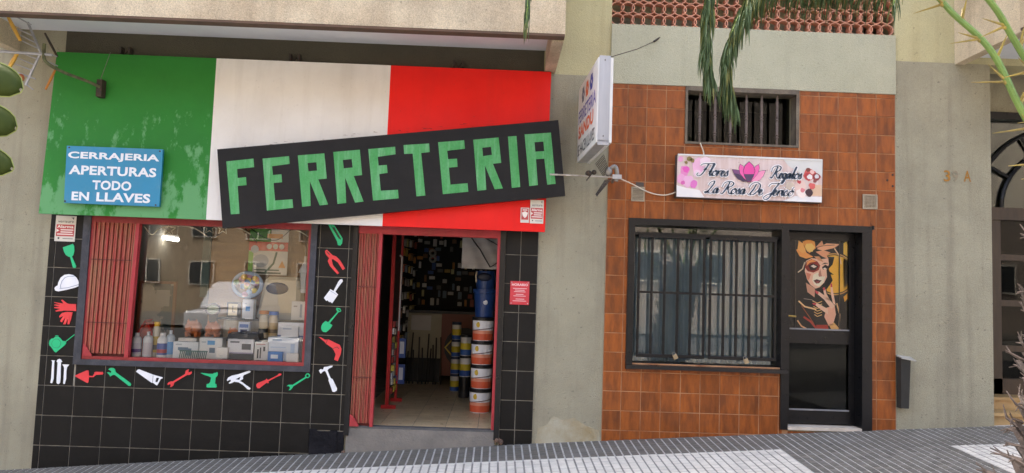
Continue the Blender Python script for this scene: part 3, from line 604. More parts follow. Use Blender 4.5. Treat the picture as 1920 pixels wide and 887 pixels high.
for i, (hx, x, y, r_) in enumerate(rose_c): sp('printed_rose', [blob(x, y, r_)], hx, 2+i*.3)
for x, y, r_ in ((205, 120, 32), (240, 140, 28), (165, 160, 22)): sp('printed_leaf', [blob(x, y, r_, 7)], '8b7a45', 6)
for i, (hx, x, y, r_) in enumerate((('c8524e', 1660, 300, 75), ('b03038', 1640, 320, 40), ('f0e6e2', 1660, 330, 32), ('8c2a30', 1740, 330, 45), ('d2d0d2', 1745, 325, 25), ('7a3a30', 1640, 245, 28), ('e6b8b0', 1690, 270, 25), ('e8c9bd', 1545, 440, 80), ('d8605c', 1690, 440, 40), ('f2e3da', 1560, 520, 60), ('3e2630', 1650, 520, 45), ('c84c50', 1530, 390, 25), ('d9858a', 1570, 490, 28), ('c9b9a8', 1420, 430, 50), ('8e4a48', 1720, 380, 22))): sp('printed_gift', [blob(x, y, r_)], hx, 2+i*.3)
# lotus emblem
def petal(pts, hx, k):
    o = [S6(*p) for p in pts]; cx = sum(p[0] for p in o)/len(o); cz = sum(p[1] for p in o)/len(o)
    sp('lotus_outline', [[(cx+(p[0]-cx)*1.09, cz+(p[1]-cz)*1.07) for p in o]], '4a2a48', k); sp('lotus_petal', [o], hx, k+.6)
    lo_ = [p for p in o if p[1] < 2.735]
petal([(722, 245), (770, 250), (810, 260), (850, 310), (900, 380), (850, 385), (790, 355), (750, 305)], '7d4a78', 9); petal([(1120, 258), (1080, 258), (1035, 275), (990, 330), (950, 388), (1010, 390), (1060, 365), (1095, 320)], 'f096b8', 9)
petal([(815, 182), (850, 205), (880, 250), (900, 380), (860, 345), (815, 290), (802, 230)], 'ec62a8', 10.5); petal([(1038, 182), (1000, 210), (970, 250), (945, 380), (990, 340), (1030, 290), (1048, 230)], 'ec62a8', 10.5)
petal([(922, 155), (970, 200), (992, 260), (975, 320), (940, 388), (905, 388), (870, 320), (855, 260), (875, 200)], 'e94b9f', 12)
sp('lotus_shade', [[S6(*p) for p in ((862, 300), (985, 300), (970, 330), (940, 385), (905, 385), (872, 330))]], '4d3a5c', 13.5); sp('lotus_shade', [[S6(*p) for p in ((740, 290), (800, 300), (850, 330), (892, 380), (850, 383), (790, 352))]], '43334f', 10)
for x, y in ((705, 238), (800, 160), (1050, 172), (1142, 252)): sp('printed_dot', [circ(*S6(x, y), .005, 6)], 'b88', 9) if False else sp('printed_dot', [circ(*S6(x, y), .005, 6)], 'bb8888', 9)
GL = {'F': ([(-.1, .78), (0, .9), (.25, .96), (.5, .96), (.95, 1.0)], [(.5, .94), (.38, .5), (.2, .08), (-.02, -.05), (-.18, .06), (-.1, .2)], [(.22, .5), (.48, .53)]),
'l': ([(0, .12), (.2, .6), (.26, .93), (.17, .9), (.08, .4), (.1, .06), (.2, .0), (.32, .14)],), 'o': ([(.2, .43), (.05, .32), (.02, .12), (.14, .0), (.29, .12), (.31, .32), (.2, .43), (.4, .36)],),
'r': ([(.1, .44), (.06, .25), (.05, .0)], [(.06, .2), (.14, .38), (.26, .44), (.3, .38)]), 'e': ([(0, .15), (.2, .26), (.24, .4), (.13, .43), (.04, .25), (.08, .04), (.2, 0), (.36, .15)],),
's': ([(0, .1), (.16, .46), (.2, .3), (.24, .1), (.12, 0), (0, .08)],), 'g': ([(.3, .38), (.15, .43), (.03, .25), (.1, .03), (.25, .15), (.32, .4), (.26, -.2), (.1, -.42), (0, -.3), (.15, -.1), (.42, .14)],),
'a': ([(.3, .36), (.15, .43), (.03, .22), (.1, .02), (.22, .1), (.32, .42), (.28, .12), (.34, .02), (.46, .15)],), 'R': ([(.35, .93), (.22, .4), (.05, 0), (-.1, .06)], [(-.12, .5), (-.05, .85), (.3, 1), (.64, .88), (.58, .62), (.3, .5), (.24, .5)], [(.32, .5), (.46, .18), (.62, 0), (.8, .12)]),
'L': ([(.05, .62), (.12, .85), (.35, .98), (.42, .82), (.26, .4), (.06, .02), (-.1, .08), (.08, .13), (.35, 0), (.58, .1)],), 'D': ([(.35, .85), (.24, .4), (.08, .05)], [(-.1, .55), (-.02, .85), (.3, 1), (.66, .8), (.66, .4), (.36, .02), (0, .0), (-.1, .12)]),
'J': ([(0, .7), (.15, .93), (.4, .95), (.72, .98), (.52, .5), (.36, -.1), (.14, -.35), (-.1, -.22), (.08, .02), (.42, .18)],), 'i': ([(0, .14), (.1, .44), (.06, .1), (.13, 0), (.24, .14)], [(.16, .6), (.19, .66)]), 'c': ([(.26, .36), (.15, .43), (.03, .22), (.1, 0), (.24, .04), (.38, .17)],)}
ADV = {'F': .74, 'l': .27, 'o': .38, 'r': .3, 'e': .33, 's': .3, 'g': .39, 'a': .42, 'R': .68, 'L': .55, 'D': .72, 'J': .5, 'i': .22, 'c': .34, ' ': .28}
def script(txt, x0, x1, zb, zc, rise):
    strokes = []; pen = 0
    for ch in txt:
        base = 'o' if ch == 'ó' else ch
        for s_ in GL.get(base, ()): strokes.append([(pen+a+.32*b, b) for a, b in s_])
        if ch == 'ó': strokes.append([(pen+.36, .55), (pen+.5, .72)])
        pen += ADV[base]
    sx = (x1-x0)/pen; sz = zc-zb
    for wid, m, k in ((.028, flat('f1ecea'), 16), (.0, flat('2f3f52'), 17)):
        b = M()
        for s_ in strokes:
            pth = smooth_path([(x0+a*sx, 0, zb+c*sz+rise*(a*sx)) for a, c in s_], 4)
            ribs = []
            for i, p in enumerate(pth):
                t = (pth[min(i+1, len(pth)-1)]-pth[max(i-1, 0)]).normalized(); nrm = Vector((-t.z, 0, t.x))
                hwid = (.0028+.0048*max(0, -t.z)**1.5+.001*abs(t.x)) if wid == 0 else wid/2
                ribs.append((p+nrm*hwid, p-nrm*hwid))
            n0 = len(b.v)
            for u, v in ribs: b.v += [(u.x, q0-.0008*k, u.z), (v.x, q0-.0008*k, v.z)]
            for i in range(len(ribs)-1): b.f.append((n0+2*i, n0+2*i+1, n0+2*i+3, n0+2*i+2))
        put('script_outline' if wid else 'script_lettering', b, m, fl_)
script('Flores', 2.03, 2.33, 2.745, 2.875, 0); script('Regalos', 2.775, 3.09, 2.745, 2.875, 0); script('La Rosa De Jericó', 2.10, 3.0, 2.565, 2.695, 0)
# white cables
cb = put('antenna_cable', M().tube(smooth_path([(1.203,-0.25,2.658), (1.346,-0.12,2.629), (1.526,-0.05,2.562), (1.666,-0.04,2.536), (1.758,-0.05,2.549), (1.819,-0.09,2.574)], 5), .006, 6), flat('d8cdb8')); tag(cb, 'white antenna cable sagging to the flower shop sign', 'cable')
cb = put('power_cable', M().tube(smooth_path([(2.061,-0.04,3.098), (2.076,-0.05,3.051), (2.093,-0.05,3.007), (2.094,-0.07,2.959)], 4), .006, 6), flat('d8cdb8')); tag(cb, 'short white cable from the high barred window to the sign', 'cable')
# vents
def vent(x0, x1, z0, z1, label, horizontal, mcol):
    e = empty('wall_vent', ((x0+x1)/2, -.02, z0), label, 'vent', 'vents in the orange tiles'); fm = mat('vent_metal', C('b2a690'), .5, C('9a8d76'), 12, metal=.4, grime=.3)
    put('frame', M().box(x0, x1, -.03, -.018, z0, z0+.012).box(x0, x1, -.03, -.018, z1-.012, z1).box(x0, x0+.012, -.03, -.018, z0+.012, z1-.012).box(x1-.012, x1, -.03, -.018, z0+.012, z1-.012), fm, e)
    put('backing', M().box(x0, x1, -.0215, -.0185, z0, z1), flat(mcol), e); n = 9
    for k in range(n):
        if horizontal: z = z0+.018+(z1-z0-.036)*k/(n-1); put('slat', M().box(x0+.012, x1-.012, -.031, -.024, z-.0035, z+.0035), fm, e)
        else:
            x = x0+.018+(x1-x0-.036)*k/(n-1); put('slat', M().box(x-.0025, x+.0025, -.027, -.022, z0+.012, z1-.012), fm, e)
            z = z0+.018+(z1-z0-.036)*k/(n-1); put('slat', M().box(x0+.012, x1-.012, -.0295, -.0275, z-.0025, z+.0025), fm, e)
    return e
ve = vent(*(1.358,1.495,2.465,2.616), 'square slatted vent in the orange tiles below the antenna cable', True, '6b6257')
vx = (1.404,1.487,2.617,2.664); put('dark_gap', M().box(*vx[:2], -.0195, -.0185, *vx[2:]), flat('4a4038'), ve)
vent(*(3.773,3.927,2.474,2.628), 'square mesh vent in the orange tiles near the pilaster', False, '6b4a25')
for k, c in enumerate(((4.092,2.843), (4.036,2.785), (4.092,2.725))): tag(plate('anchor_hole', [circ(*c, .012, 8)], -.0195, flat('2b1810'), None, .001), ['dark anchor hole at the right edge of the orange tiles, topmost of three', 'dark anchor hole in the orange tiles set left of two others', 'dark anchor hole at the right edge of the orange tiles, lowest of three'][k], 'hole', 'anchor holes in the orange tiles')

# ================================================================ cut-out tools on the black tiles
IY = -.026
gr_, rd_, wh_ = flat('12c07e', .35), flat('e63a40', .35), flat('eef0f3', .35); dk_ = flat('26241f')
def tool(name, label, m, *loops, marks=()):
    o = put(name, plate_mesh(list(loops), IY, .006), m); tag(o, label, 'sign', 'tool cut-outs on the black tiles')
    for nm, mk in marks: plate(nm, [mk], IY-.0012, dk_ if nm != 'ridge' else flat('9aa3b5'), o, .001)
    return o
def bar(a, b, wdt):
    d = Vector((b[0]-a[0], b[1]-a[1])); n = Vector((-d.y, d.x)).normalized()*wdt/2; return [(a[0]+n.x, a[1]+n.y), (a[0]-n.x, a[1]-n.y), (b[0]-n.x, b[1]-n.y), (b[0]+n.x, b[1]+n.y)]
def line(pts, wdt):
    l, r_ = [], []
    for i, p in enumerate(pts):
        a, b = pts[max(i-1, 0)], pts[min(i+1, len(pts)-1)]; d = Vector((b[0]-a[0], b[1]-a[1])).normalized(); n = Vector((-d.y, d.x))*wdt/2
        l.append((p[0]+n.x, p[1]+n.y)); r_.append((p[0]-n.x, p[1]-n.y))
    return l+r_[::-1]
tool('scraper_cutout', 'green scraper cut-out on a black tile under the alarm sticker', gr_, [(-4.398,1.777),(-4.301,1.816),(-4.287,1.795),(-4.280,1.747),(-4.287,1.703),(-4.300,1.688),(-4.250,1.592),(-4.256,1.575),(-4.270,1.572),(-4.283,1.581),(-4.319,1.682),(-4.336,1.686),(-4.361,1.700),(-4.383,1.733)])
hl = tool('helmet_cutout', 'white safety helmet cut-out on a black tile', wh_, [(-4.450,1.363),(-4.437,1.382),(-4.419,1.393),(-4.416,1.422),(-4.396,1.471),(-4.360,1.501),(-4.318,1.509),(-4.274,1.502),(-4.238,1.476),(-4.217,1.443),(-4.203,1.395),(-4.250,1.374),(-4.325,1.352),(-4.409,1.332),(-4.439,1.339)])
plate('ridge', [line([(-4.385,1.362),(-4.391,1.389),(-4.379,1.438),(-4.353,1.472),(-4.316,1.488),(-4.259,1.490)], .006)], IY-.001, flat('9aa3b5'), hl, .001); plate('ridge', [line([(-4.397,1.361),(-4.317,1.372),(-4.209,1.408)], .006)], IY-.001, flat('9aa3b5'), hl, .001)
tool('gloves_cutout', 'pair of red gloves cut-out on a black tile', rd_, [(-4.223,1.211),(-4.215,1.141),(-4.270,1.142),(-4.342,1.143),(-4.365,1.136),(-4.412,1.130),(-4.424,1.137),(-4.376,1.158),(-4.434,1.163),(-4.437,1.172),(-4.383,1.182),(-4.438,1.191),(-4.437,1.199),(-4.375,1.201),(-4.440,1.218),(-4.439,1.224),(-4.410,1.219),(-4.347,1.212),(-4.374,1.245),(-4.360,1.250),(-4.324,1.222),(-4.299,1.211)],
     [(-4.380,1.085),(-4.355,1.118),(-4.312,1.130),(-4.249,1.129),(-4.261,1.053),(-4.275,1.007),(-4.293,1.007),(-4.289,1.070),(-4.311,1.006),(-4.334,1.005),(-4.316,1.078),(-4.348,1.023),(-4.367,1.035),(-4.341,1.091),(-4.375,1.070)])
tp = tool('tape_measure_cutout', 'green tape measure cut-out on a black tile', gr_, [(-4.460,0.815),(-4.455,0.840),(-4.439,0.859),(-4.417,0.863),(-4.404,0.878),(-4.376,0.882),(-4.350,0.865),(-4.330,0.841),(-4.301,0.837),(-4.289,0.821),(-4.298,0.802),(-4.385,0.722),(-4.400,0.731),(-4.436,0.776),(-4.455,0.793)])
plate('ridge', [circ(*(-4.387,0.812), .046), circ(*(-4.387,0.812), .043)], IY-.001, flat('0b6f4a'), tp, .001)
plate('tape', [bar(*[(-4.295,0.835),(-4.215,0.906)], .008)], IY, gr_, tp, .004); plate('clip', [[(-4.405,0.891),(-4.372,0.892),(-4.371,0.884),(-4.405,0.883)]], IY, gr_, tp, .004)
tool('nails_cutout', 'white nail, bolt and screw cut-out on a black tile', wh_, [(-4.423,0.644),(-4.386,0.643),(-4.393,0.631),(-4.387,0.463),(-4.397,0.420),(-4.407,0.418),(-4.416,0.423),(-4.411,0.463),(-4.413,0.630)], [(-4.371,0.635),(-4.362,0.653),(-4.346,0.660),(-4.330,0.654),(-4.315,0.633),(-4.327,0.624),(-4.319,0.480),(-4.320,0.426),(-4.332,0.412),(-4.346,0.413),(-4.354,0.425),(-4.357,0.478),(-4.359,0.623)],
     [(-4.312,0.607),(-4.244,0.607),(-4.250,0.596),(-4.263,0.581),(-4.267,0.539),(-4.263,0.467),(-4.272,0.416),(-4.283,0.413),(-4.289,0.424),(-4.288,0.466),(-4.290,0.566),(-4.295,0.584)])
tool('trowel_cutout', 'red trowel cut-out on a black tile beneath the window', rd_, [(-4.176,0.502),(-4.072,0.553),(-4.050,0.556),(-4.045,0.546),(-4.041,0.503),(-4.003,0.501),(-3.987,0.526),(-3.990,0.537),(-3.978,0.544),(-3.907,0.545),(-3.901,0.533),(-3.906,0.520),(-3.969,0.514),(-3.986,0.501),(-3.995,0.490),(-4.038,0.490),(-4.040,0.439),(-4.052,0.431),(-4.175,0.492)])
tool('wrench_cutout', 'green adjustable wrench cut-out between the trowel and the saw', gr_, [(-3.865,0.541),(-3.848,0.546),(-3.827,0.537),(-3.820,0.553),(-3.835,0.563),(-3.855,0.572),(-3.835,0.587),(-3.810,0.589),(-3.788,0.579),(-3.778,0.547),(-3.624,0.445),(-3.616,0.430),(-3.625,0.415),(-3.640,0.416),(-3.783,0.519),(-3.805,0.519),(-3.832,0.501),(-3.837,0.517)])
tool('saw_cutout', 'white hand saw cut-out on a black tile beneath the window', wh_, [(-3.577,0.559),(-3.563,0.579),(-3.548,0.583),(-3.409,0.535),(-3.310,0.511),(-3.312,0.499),(-3.326,0.496),(-3.357,0.430),(-3.364,0.429),(-3.403,0.456),(-3.413,0.453)], [(-3.372,0.504),(-3.342,0.505),(-3.359,0.460),(-3.379,0.464)], marks=[('seam', line([(-3.404,0.528),(-3.405,0.459)], .003))])
tool('spanner_cutout', 'red double ended spanner cut-out on a black tile beneath the window', rd_, [(-3.258,0.446),(-3.247,0.464),(-3.226,0.474),(-3.208,0.473),(-3.089,0.551),(-3.084,0.585),(-3.060,0.600),(-3.052,0.594),(-3.059,0.584),(-3.053,0.572),(-3.040,0.570),(-3.031,0.580),(-3.022,0.573),(-3.027,0.555),(-3.049,0.542),(-3.066,0.544),(-3.190,0.463),(-3.198,0.433),(-3.222,0.416),(-3.229,0.422),(-3.223,0.435),(-3.228,0.444),(-3.238,0.446),(-3.250,0.436)])
tool('drill_cutout', 'green cordless drill cut-out on a black tile beneath the window', gr_, [(-2.936,0.566),(-2.923,0.568),(-2.853,0.561),(-2.811,0.562),(-2.804,0.571),(-2.784,0.573),(-2.775,0.581),(-2.764,0.574),(-2.764,0.551),(-2.772,0.536),(-2.784,0.526),(-2.785,0.466),(-2.772,0.462),(-2.766,0.432),(-2.775,0.427),(-2.859,0.425),(-2.868,0.429),(-2.867,0.459),(-2.847,0.464),(-2.833,0.480),(-2.828,0.524),(-2.852,0.537),(-2.892,0.547)])
tool('locking_pliers_cutout', 'white locking pliers cut-out on a black tile beneath the window', wh_, [(-2.669,0.507),(-2.658,0.530),(-2.624,0.550),(-2.555,0.568),(-2.518,0.582),(-2.455,0.606),(-2.436,0.600),(-2.444,0.586),(-2.504,0.560),(-2.512,0.541),(-2.509,0.519),(-2.523,0.512),(-2.538,0.499),(-2.512,0.487),(-2.478,0.463),(-2.429,0.432),(-2.437,0.416),(-2.457,0.420),(-2.510,0.465),(-2.550,0.486),(-2.595,0.491),(-2.619,0.476),(-2.645,0.470),(-2.648,0.479),(-2.627,0.496),(-2.634,0.511),(-2.653,0.501),(-2.665,0.495)], [(-2.584,0.515),(-2.534,0.543),(-2.545,0.511)])
tool('screwdriver_cutout', 'red screwdriver cut-out on a black tile beneath the window', rd_, [(-2.373,0.456),(-2.371,0.476),(-2.353,0.489),(-2.284,0.520),(-2.278,0.531),(-2.269,0.528),(-2.265,0.517),(-2.169,0.568),(-2.154,0.586),(-2.132,0.587),(-2.129,0.575),(-2.143,0.565),(-2.162,0.559),(-2.255,0.505),(-2.250,0.489),(-2.260,0.486),(-2.270,0.493),(-2.300,0.468),(-2.343,0.432),(-2.362,0.435)])
tool('ring_spanner_cutout', 'thin green ring spanner cut-out on a black tile beneath the window', gr_, [(-2.071,0.463),(-2.052,0.478),(-2.023,0.480),(-2.014,0.478),(-1.890,0.561),(-1.890,0.577),(-1.879,0.596),(-1.864,0.600),(-1.844,0.588),(-1.841,0.569),(-1.855,0.553),(-1.880,0.549),(-2.006,0.462),(-2.015,0.443),(-2.030,0.426),(-2.049,0.424),(-2.034,0.448),(-2.045,0.464)], circ(*(-1.867,0.573), .013, 12))
tool('hammer_cutout', 'white claw hammer cut-out at the foot of the tool column', wh_, [(-1.756,0.629),(-1.741,0.644),(-1.715,0.640),(-1.707,0.666),(-1.678,0.670),(-1.647,0.680),(-1.621,0.683),(-1.624,0.668),(-1.658,0.651),(-1.670,0.635),(-1.634,0.557),(-1.614,0.548),(-1.565,0.457),(-1.567,0.435),(-1.589,0.421),(-1.608,0.424),(-1.655,0.534),(-1.653,0.550),(-1.692,0.628),(-1.714,0.621),(-1.736,0.598)])
tool('cutter_cutout', 'green utility knife cut-out topmost right of the window', gr_, [(-1.740,2.105),(-1.702,2.122),(-1.677,2.100),(-1.587,1.970),(-1.589,1.921),(-1.607,1.896),(-1.632,1.900),(-1.642,1.939)], marks=[('slot', line([(-1.709,2.099),(-1.621,1.964)], .006)), ('slot', line([(-1.684,2.080),(-1.606,1.960)], .012))])
tool('pliers_cutout', 'red pliers cut-out on a black tile right of the window', rd_, [(-1.760,1.836),(-1.742,1.849),(-1.706,1.819),(-1.680,1.795),(-1.645,1.786),(-1.599,1.744),(-1.546,1.663),(-1.570,1.649),(-1.623,1.724),(-1.673,1.756),(-1.688,1.751),(-1.670,1.692),(-1.603,1.617),(-1.621,1.604),(-1.699,1.682),(-1.726,1.735),(-1.713,1.764),(-1.749,1.802)], marks=[('jaw_gap', line([(-1.741,1.832),(-1.710,1.799)], .008))])
tool('brush_cutout', 'white paint brush cut-out on a black tile right of the window', wh_, [(-1.745,1.358),(-1.691,1.438),(-1.686,1.450),(-1.651,1.434),(-1.608,1.528),(-1.590,1.553),(-1.570,1.556),(-1.562,1.535),(-1.600,1.480),(-1.632,1.425),(-1.603,1.397),(-1.610,1.387),(-1.659,1.307),(-1.675,1.321),(-1.689,1.319),(-1.705,1.335),(-1.719,1.330)], marks=[('ridge', line([(-1.691,1.438),(-1.608,1.389)], .004))])
tool('shovel_cutout', 'green shovel cut-out on a black tile right of the window', gr_, [(-1.757,1.066),(-1.746,1.097),(-1.716,1.129),(-1.690,1.115),(-1.601,1.223),(-1.617,1.251),(-1.610,1.264),(-1.574,1.258),(-1.562,1.232),(-1.577,1.221),(-1.587,1.223),(-1.674,1.105),(-1.644,1.087),(-1.666,1.049),(-1.705,1.014),(-1.736,1.018),(-1.753,1.040)], [(-1.604,1.251),(-1.578,1.247),(-1.572,1.234),(-1.585,1.234)])
tool('power_drill_cutout', 'red power drill cut-out on a black tile right of the window', rd_, [(-1.774,0.963),(-1.759,0.963),(-1.711,0.939),(-1.676,0.943),(-1.607,0.912),(-1.560,0.893),(-1.540,0.853),(-1.545,0.801),(-1.572,0.729),(-1.609,0.743),(-1.596,0.795),(-1.613,0.830),(-1.635,0.860),(-1.699,0.899),(-1.716,0.919)], marks=[('seam', line([(-1.686,0.940),(-1.697,0.901)], .004)), ('seam', line([(-1.635,0.850),(-1.585,0.872),(-1.565,0.852)], .005))])

# ================================================================ folding gates
def gate(name, label, xt0, xt1, xb0, xb1, z0, z1, n, y, lead):
    e = empty(name, ((xb0+xb1)/2, y, z0), label, 'gate', 'folded scissor gates'); rg = random.Random(n)
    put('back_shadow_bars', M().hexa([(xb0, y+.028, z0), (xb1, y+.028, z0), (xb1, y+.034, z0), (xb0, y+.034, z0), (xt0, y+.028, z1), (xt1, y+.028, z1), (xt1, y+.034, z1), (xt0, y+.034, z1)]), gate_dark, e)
    for k in range(n):
        a = (k+.5)/n; xb = xb0+(xb1-xb0-lead)*a; xt = xt0+(xt1-xt0-lead)*a; hw_ = (xb1-xb0-lead)/n*.33; dy = rg.uniform(-.004, .004)+(.012 if k % 2 else 0); jx = rg.uniform(-.0015, .0015)
        put('slat', M().hexa([(xb-hw_+jx, y+dy-.016, z0+.03), (xb+hw_+jx, y+dy-.016, z0+.03), (xb+hw_+jx, y+.026, z0+.03), (xb-hw_+jx, y+.026, z0+.03), (xt-hw_, y+dy-.016, z1), (xt+hw_, y+dy-.016, z1), (xt+hw_, y+.026, z1), (xt-hw_, y+.026, z1)]), gate_m, e)
    put('lead_post', M().hexa([(xb1-lead, y-.03, z0), (xb1, y-.03, z0), (xb1, y+.03, z0), (xb1-lead, y+.03, z0), (xt1-lead, y-.03, z1), (xt1, y-.03, z1), (xt1, y+.03, z1), (xt1-lead, y+.03, z1)]), red_pink, e)
    for f in (.25, .72): z = z0+(z1-z0)*f; put('rivet_bar', M().box(xb0+.01, xb1-lead, y-.0225, y-.0195, z-.004, z+.004), gate_dark, e)
    plate('corner_plate', [[(xb0, z0), (xb0, z0+.12), (xb0+.03, z0+.1), (xb0+.09, z0+.015), (xb0+.09, z0)]], y-.034, red_pink, e, .006); return e
gate('window_gate', 'red folding scissor gate pushed to the left of the display window', -4.10, -3.635, -4.105, -3.66, .70, 2.045, 19, -.02, .035)
gate('door_gate', 'red folding scissor gate pushed to the left of the shop doorway', -1.415, -1.178, -1.418, -1.19, .093, 2.03, 15, -.02, .03)
# ================================================================ grille and padlocks of the flower shop
def grille(label, xs, z0, z1, y):
    e = empty('window_grille', ((xs[0]+xs[-1])/2, y, z0), label, 'grille', 'hinged grilles of the flower shop window')
    for x in xs: put('bar', M().box(x-.012, x+.012, y-.012, y+.012, z0+.034, z1-.034, ch=.003), black_paint, e)
    put('top_rail', M().box(xs[0]-.012, xs[-1]+.012, y-.014, y+.014, z1-.034, z1, ch=.003), black_paint, e); put('bottom_rail', M().box(xs[0]-.012, xs[-1]+.012, y-.014, y+.014, z0, z0+.034, ch=.003), black_paint, e)
    zm = z0+(z1-z0)*.527
    for a, b in zip(xs[:-1], xs[1:]): put('cross_bar', M().box(a+.012, b-.012, y-.008, y+.008, zm-.011, zm+.011), black_paint, e)
grille('left black iron grille of the flower shop window', [1.463, 1.598, 1.731, 1.866, 2.001, 2.14], .87, 2.13, .02)
grille('right black iron grille of the flower shop window', [2.206, 2.344, 2.477, 2.613, 2.746, 2.882], .87, 2.13, .02)
for (x, z), lb in (((1.846,0.891), 'small brass padlock on the left window grille'), ((2.575,0.871), 'small brass padlock on the right window grille')):
    e = empty('padlock', (x, -.01, z-.03), lb, 'padlock', 'padlocks on the grilles'); c, s_ = math.cos(R(25)), math.sin(R(25)); T_ = lambda a, b: (x+a*c-b*s_, z+a*s_+b*c)
    plate('body', [[T_(-.022, -.03), T_(.022, -.03), T_(.022, .018), T_(-.022, .018)]], -.022, mat('padlock_steel', C('b3a68c'), .35, C('97886b'), 20, metal=.7), e, .018)
    put('shackle', M().tube([(*T_(-.014, .016)[:1], -.013, T_(-.014, .016)[1])]+[(T_(.014*math.cos(R(a)), .03+.014*math.sin(R(a)))[0], -.013, T_(.014*math.cos(R(a)), .03+.014*math.sin(R(a)))[1]) for a in range(180, -1, -30)]+[(T_(.014, .016)[0], -.013, T_(.014, .016)[1])], .004, 6), steel, e)
# ================================================================ poster in the shop door
po = empty('door_poster', (3.39, DY+.03, 1.2), 'tattoo style poster of a masked woman with flower behind the door glass', 'poster')
PY = DY+.034
def vivid(hx):
    v = [min(255, int(int(hx[i:i+2], 16)*(1.22 if int(hx[i:i+2], 16) > 60 else 1))) for i in (0, 2, 4)]; return '%02x%02x%02x' % tuple(v)
def pp(nm, hx, pts, k):
    hx = vivid(hx); return plate(nm, [pts] if not isinstance(pts[0], list) else pts, PY-.0004*k, flat(hx, .55), po, .0003)
put('sheet', M().box(3.075, 3.70, PY, PY+.004, 1.2, 2.145), flat('14120f', .55), po)
pp('moon', 'd9a23e', circ(*(3.563,1.792), .20, 28), 1)
pp('moon_edge', 'e0ac45', [(3.658,2.122),(3.688,2.142),(3.700,2.106),(3.701,1.696),(3.665,1.634),(3.656,1.850)], 1); pp('moon_edge', 'cf953a', [(3.659,1.556),(3.698,1.593),(3.701,1.539),(3.671,1.502)], 1)
pp('halo_ring', '2a2118', [circ(*(3.563,1.792), .235, 28), circ(*(3.563,1.792), .205, 28)], 2); pp('halo_ring', 'b98f52', [circ(*(3.563,1.792), .222, 28), circ(*(3.563,1.792), .21, 28)], 3)
pp('hair', '1a1512', [(3.171,2.002),(3.317,2.019),(3.487,1.977),(3.560,1.974),(3.542,1.895),(3.500,1.845),(3.543,1.726),(3.513,1.677),(3.477,1.628),(3.501,1.533),(3.380,1.576),(3.259,1.572),(3.186,1.522),(3.167,1.689)], 4)
pp('hair_strand', '161210', [(3.488,1.832),(3.555,1.787),(3.512,1.785),(3.543,1.726),(3.494,1.754),(3.501,1.676),(3.464,1.699),(3.452,1.771)], 5)
pp('neck', 'b98a72', [(3.258,1.692),(3.355,1.635),(3.350,1.527),(3.308,1.490),(3.277,1.573)], 5)
pp('face', 'd9ab93', [(3.257,1.921),(3.317,1.953),(3.415,1.944),(3.494,1.959),(3.502,1.893),(3.476,1.832),(3.482,1.760),(3.452,1.699),(3.404,1.649),(3.361,1.633),(3.307,1.670),(3.270,1.728),(3.245,1.812)], 6)
pp('face_light', 'e7c8b4', [(3.336,1.779),(3.379,1.804),(3.409,1.793),(3.440,1.758),(3.464,1.771),(3.446,1.699),(3.398,1.655),(3.349,1.671),(3.325,1.718)], 7)
pp('mask', '7c2418', [(3.245,1.854),(3.263,1.915),(3.317,1.944),(3.378,1.919),(3.409,1.878),(3.393,1.829),(3.336,1.800),(3.276,1.813)], 7); pp('mask_glow', 'd98a4c', [(3.269,1.915),(3.323,1.941),(3.366,1.918),(3.299,1.904),(3.263,1.867)], 8)
pp('eye_socket', '2a1410', [(3.281,1.873),(3.330,1.899),(3.391,1.871),(3.360,1.828),(3.306,1.823)], 8); pp('eye_white', 'd8c6b8', [(3.306,1.868),(3.336,1.884),(3.372,1.864),(3.342,1.849)], 9)
pp('eye_socket', '2a1814', [(3.427,1.860),(3.463,1.889),(3.502,1.869),(3.476,1.844),(3.439,1.837)], 8); pp('eye_white', 'd8c6b8', [(3.439,1.849),(3.461,1.858),(3.473,1.846),(3.451,1.838)], 9); pp('brow', '3a2620', [(3.421,1.888),(3.457,1.910),(3.500,1.905),(3.461,1.897)], 9)
pp('nose_shade', 'a8705c', [(3.389,1.781),(3.409,1.842),(3.421,1.788),(3.428,1.764),(3.397,1.759)], 8); pp('cheek', 'c07860', [(3.257,1.800),(3.312,1.784),(3.288,1.717),(3.270,1.734)], 7)
pp('lips', '4e1a1c', [(3.337,1.716),(3.373,1.732),(3.397,1.724),(3.425,1.722),(3.397,1.691),(3.367,1.686)], 9); pp('lip_light', '96504c', [(3.357,1.705),(3.394,1.709),(3.404,1.702),(3.373,1.694)], 10)
for nm, hx, pts, k in (('petal', 'cf8e4a', [(3.149,2.037),(3.207,2.058),(3.268,2.005),(3.335,1.966),(3.257,1.945),(3.190,1.966)], 10), ('petal', 'd89c55', [(3.165,2.038),(3.176,2.135),(3.231,2.101),(3.256,2.017),(3.220,2.004)], 11), ('petal', 'c98a42', [(3.219,2.125),(3.286,2.154),(3.347,2.129),(3.359,2.057),(3.293,2.006),(3.238,2.053)], 12), ('petal', 'ddb062', [(3.256,2.102),(3.316,2.110),(3.351,2.069),(3.323,2.020),(3.268,2.020),(3.244,2.059)], 13),
                       ('leaf', 'c08a68', [(3.359,2.069),(3.426,2.144),(3.444,2.090),(3.402,2.053)], 10), ('leaf', 'd09c78', [(3.371,2.051),(3.475,2.116),(3.619,2.112),(3.560,2.070),(3.438,2.036)], 11), ('leaf', 'c8906c', [(3.359,2.021),(3.438,2.042),(3.518,2.020),(3.475,1.989),(3.500,1.947),(3.427,1.975)], 10), ('leaf', 'b9825e', [(3.341,1.972),(3.396,1.974),(3.445,1.915),(3.390,1.931)], 9)): pp(nm, hx, pts, k)
pp('leaf_vein', '5a2a30', line([(3.365,2.067),(3.438,2.087),(3.560,2.101)], .006), 13); pp('leaf_vein', '6b3a34', line([(3.231,2.089),(3.268,2.018),(3.329,1.971)], .004), 14)
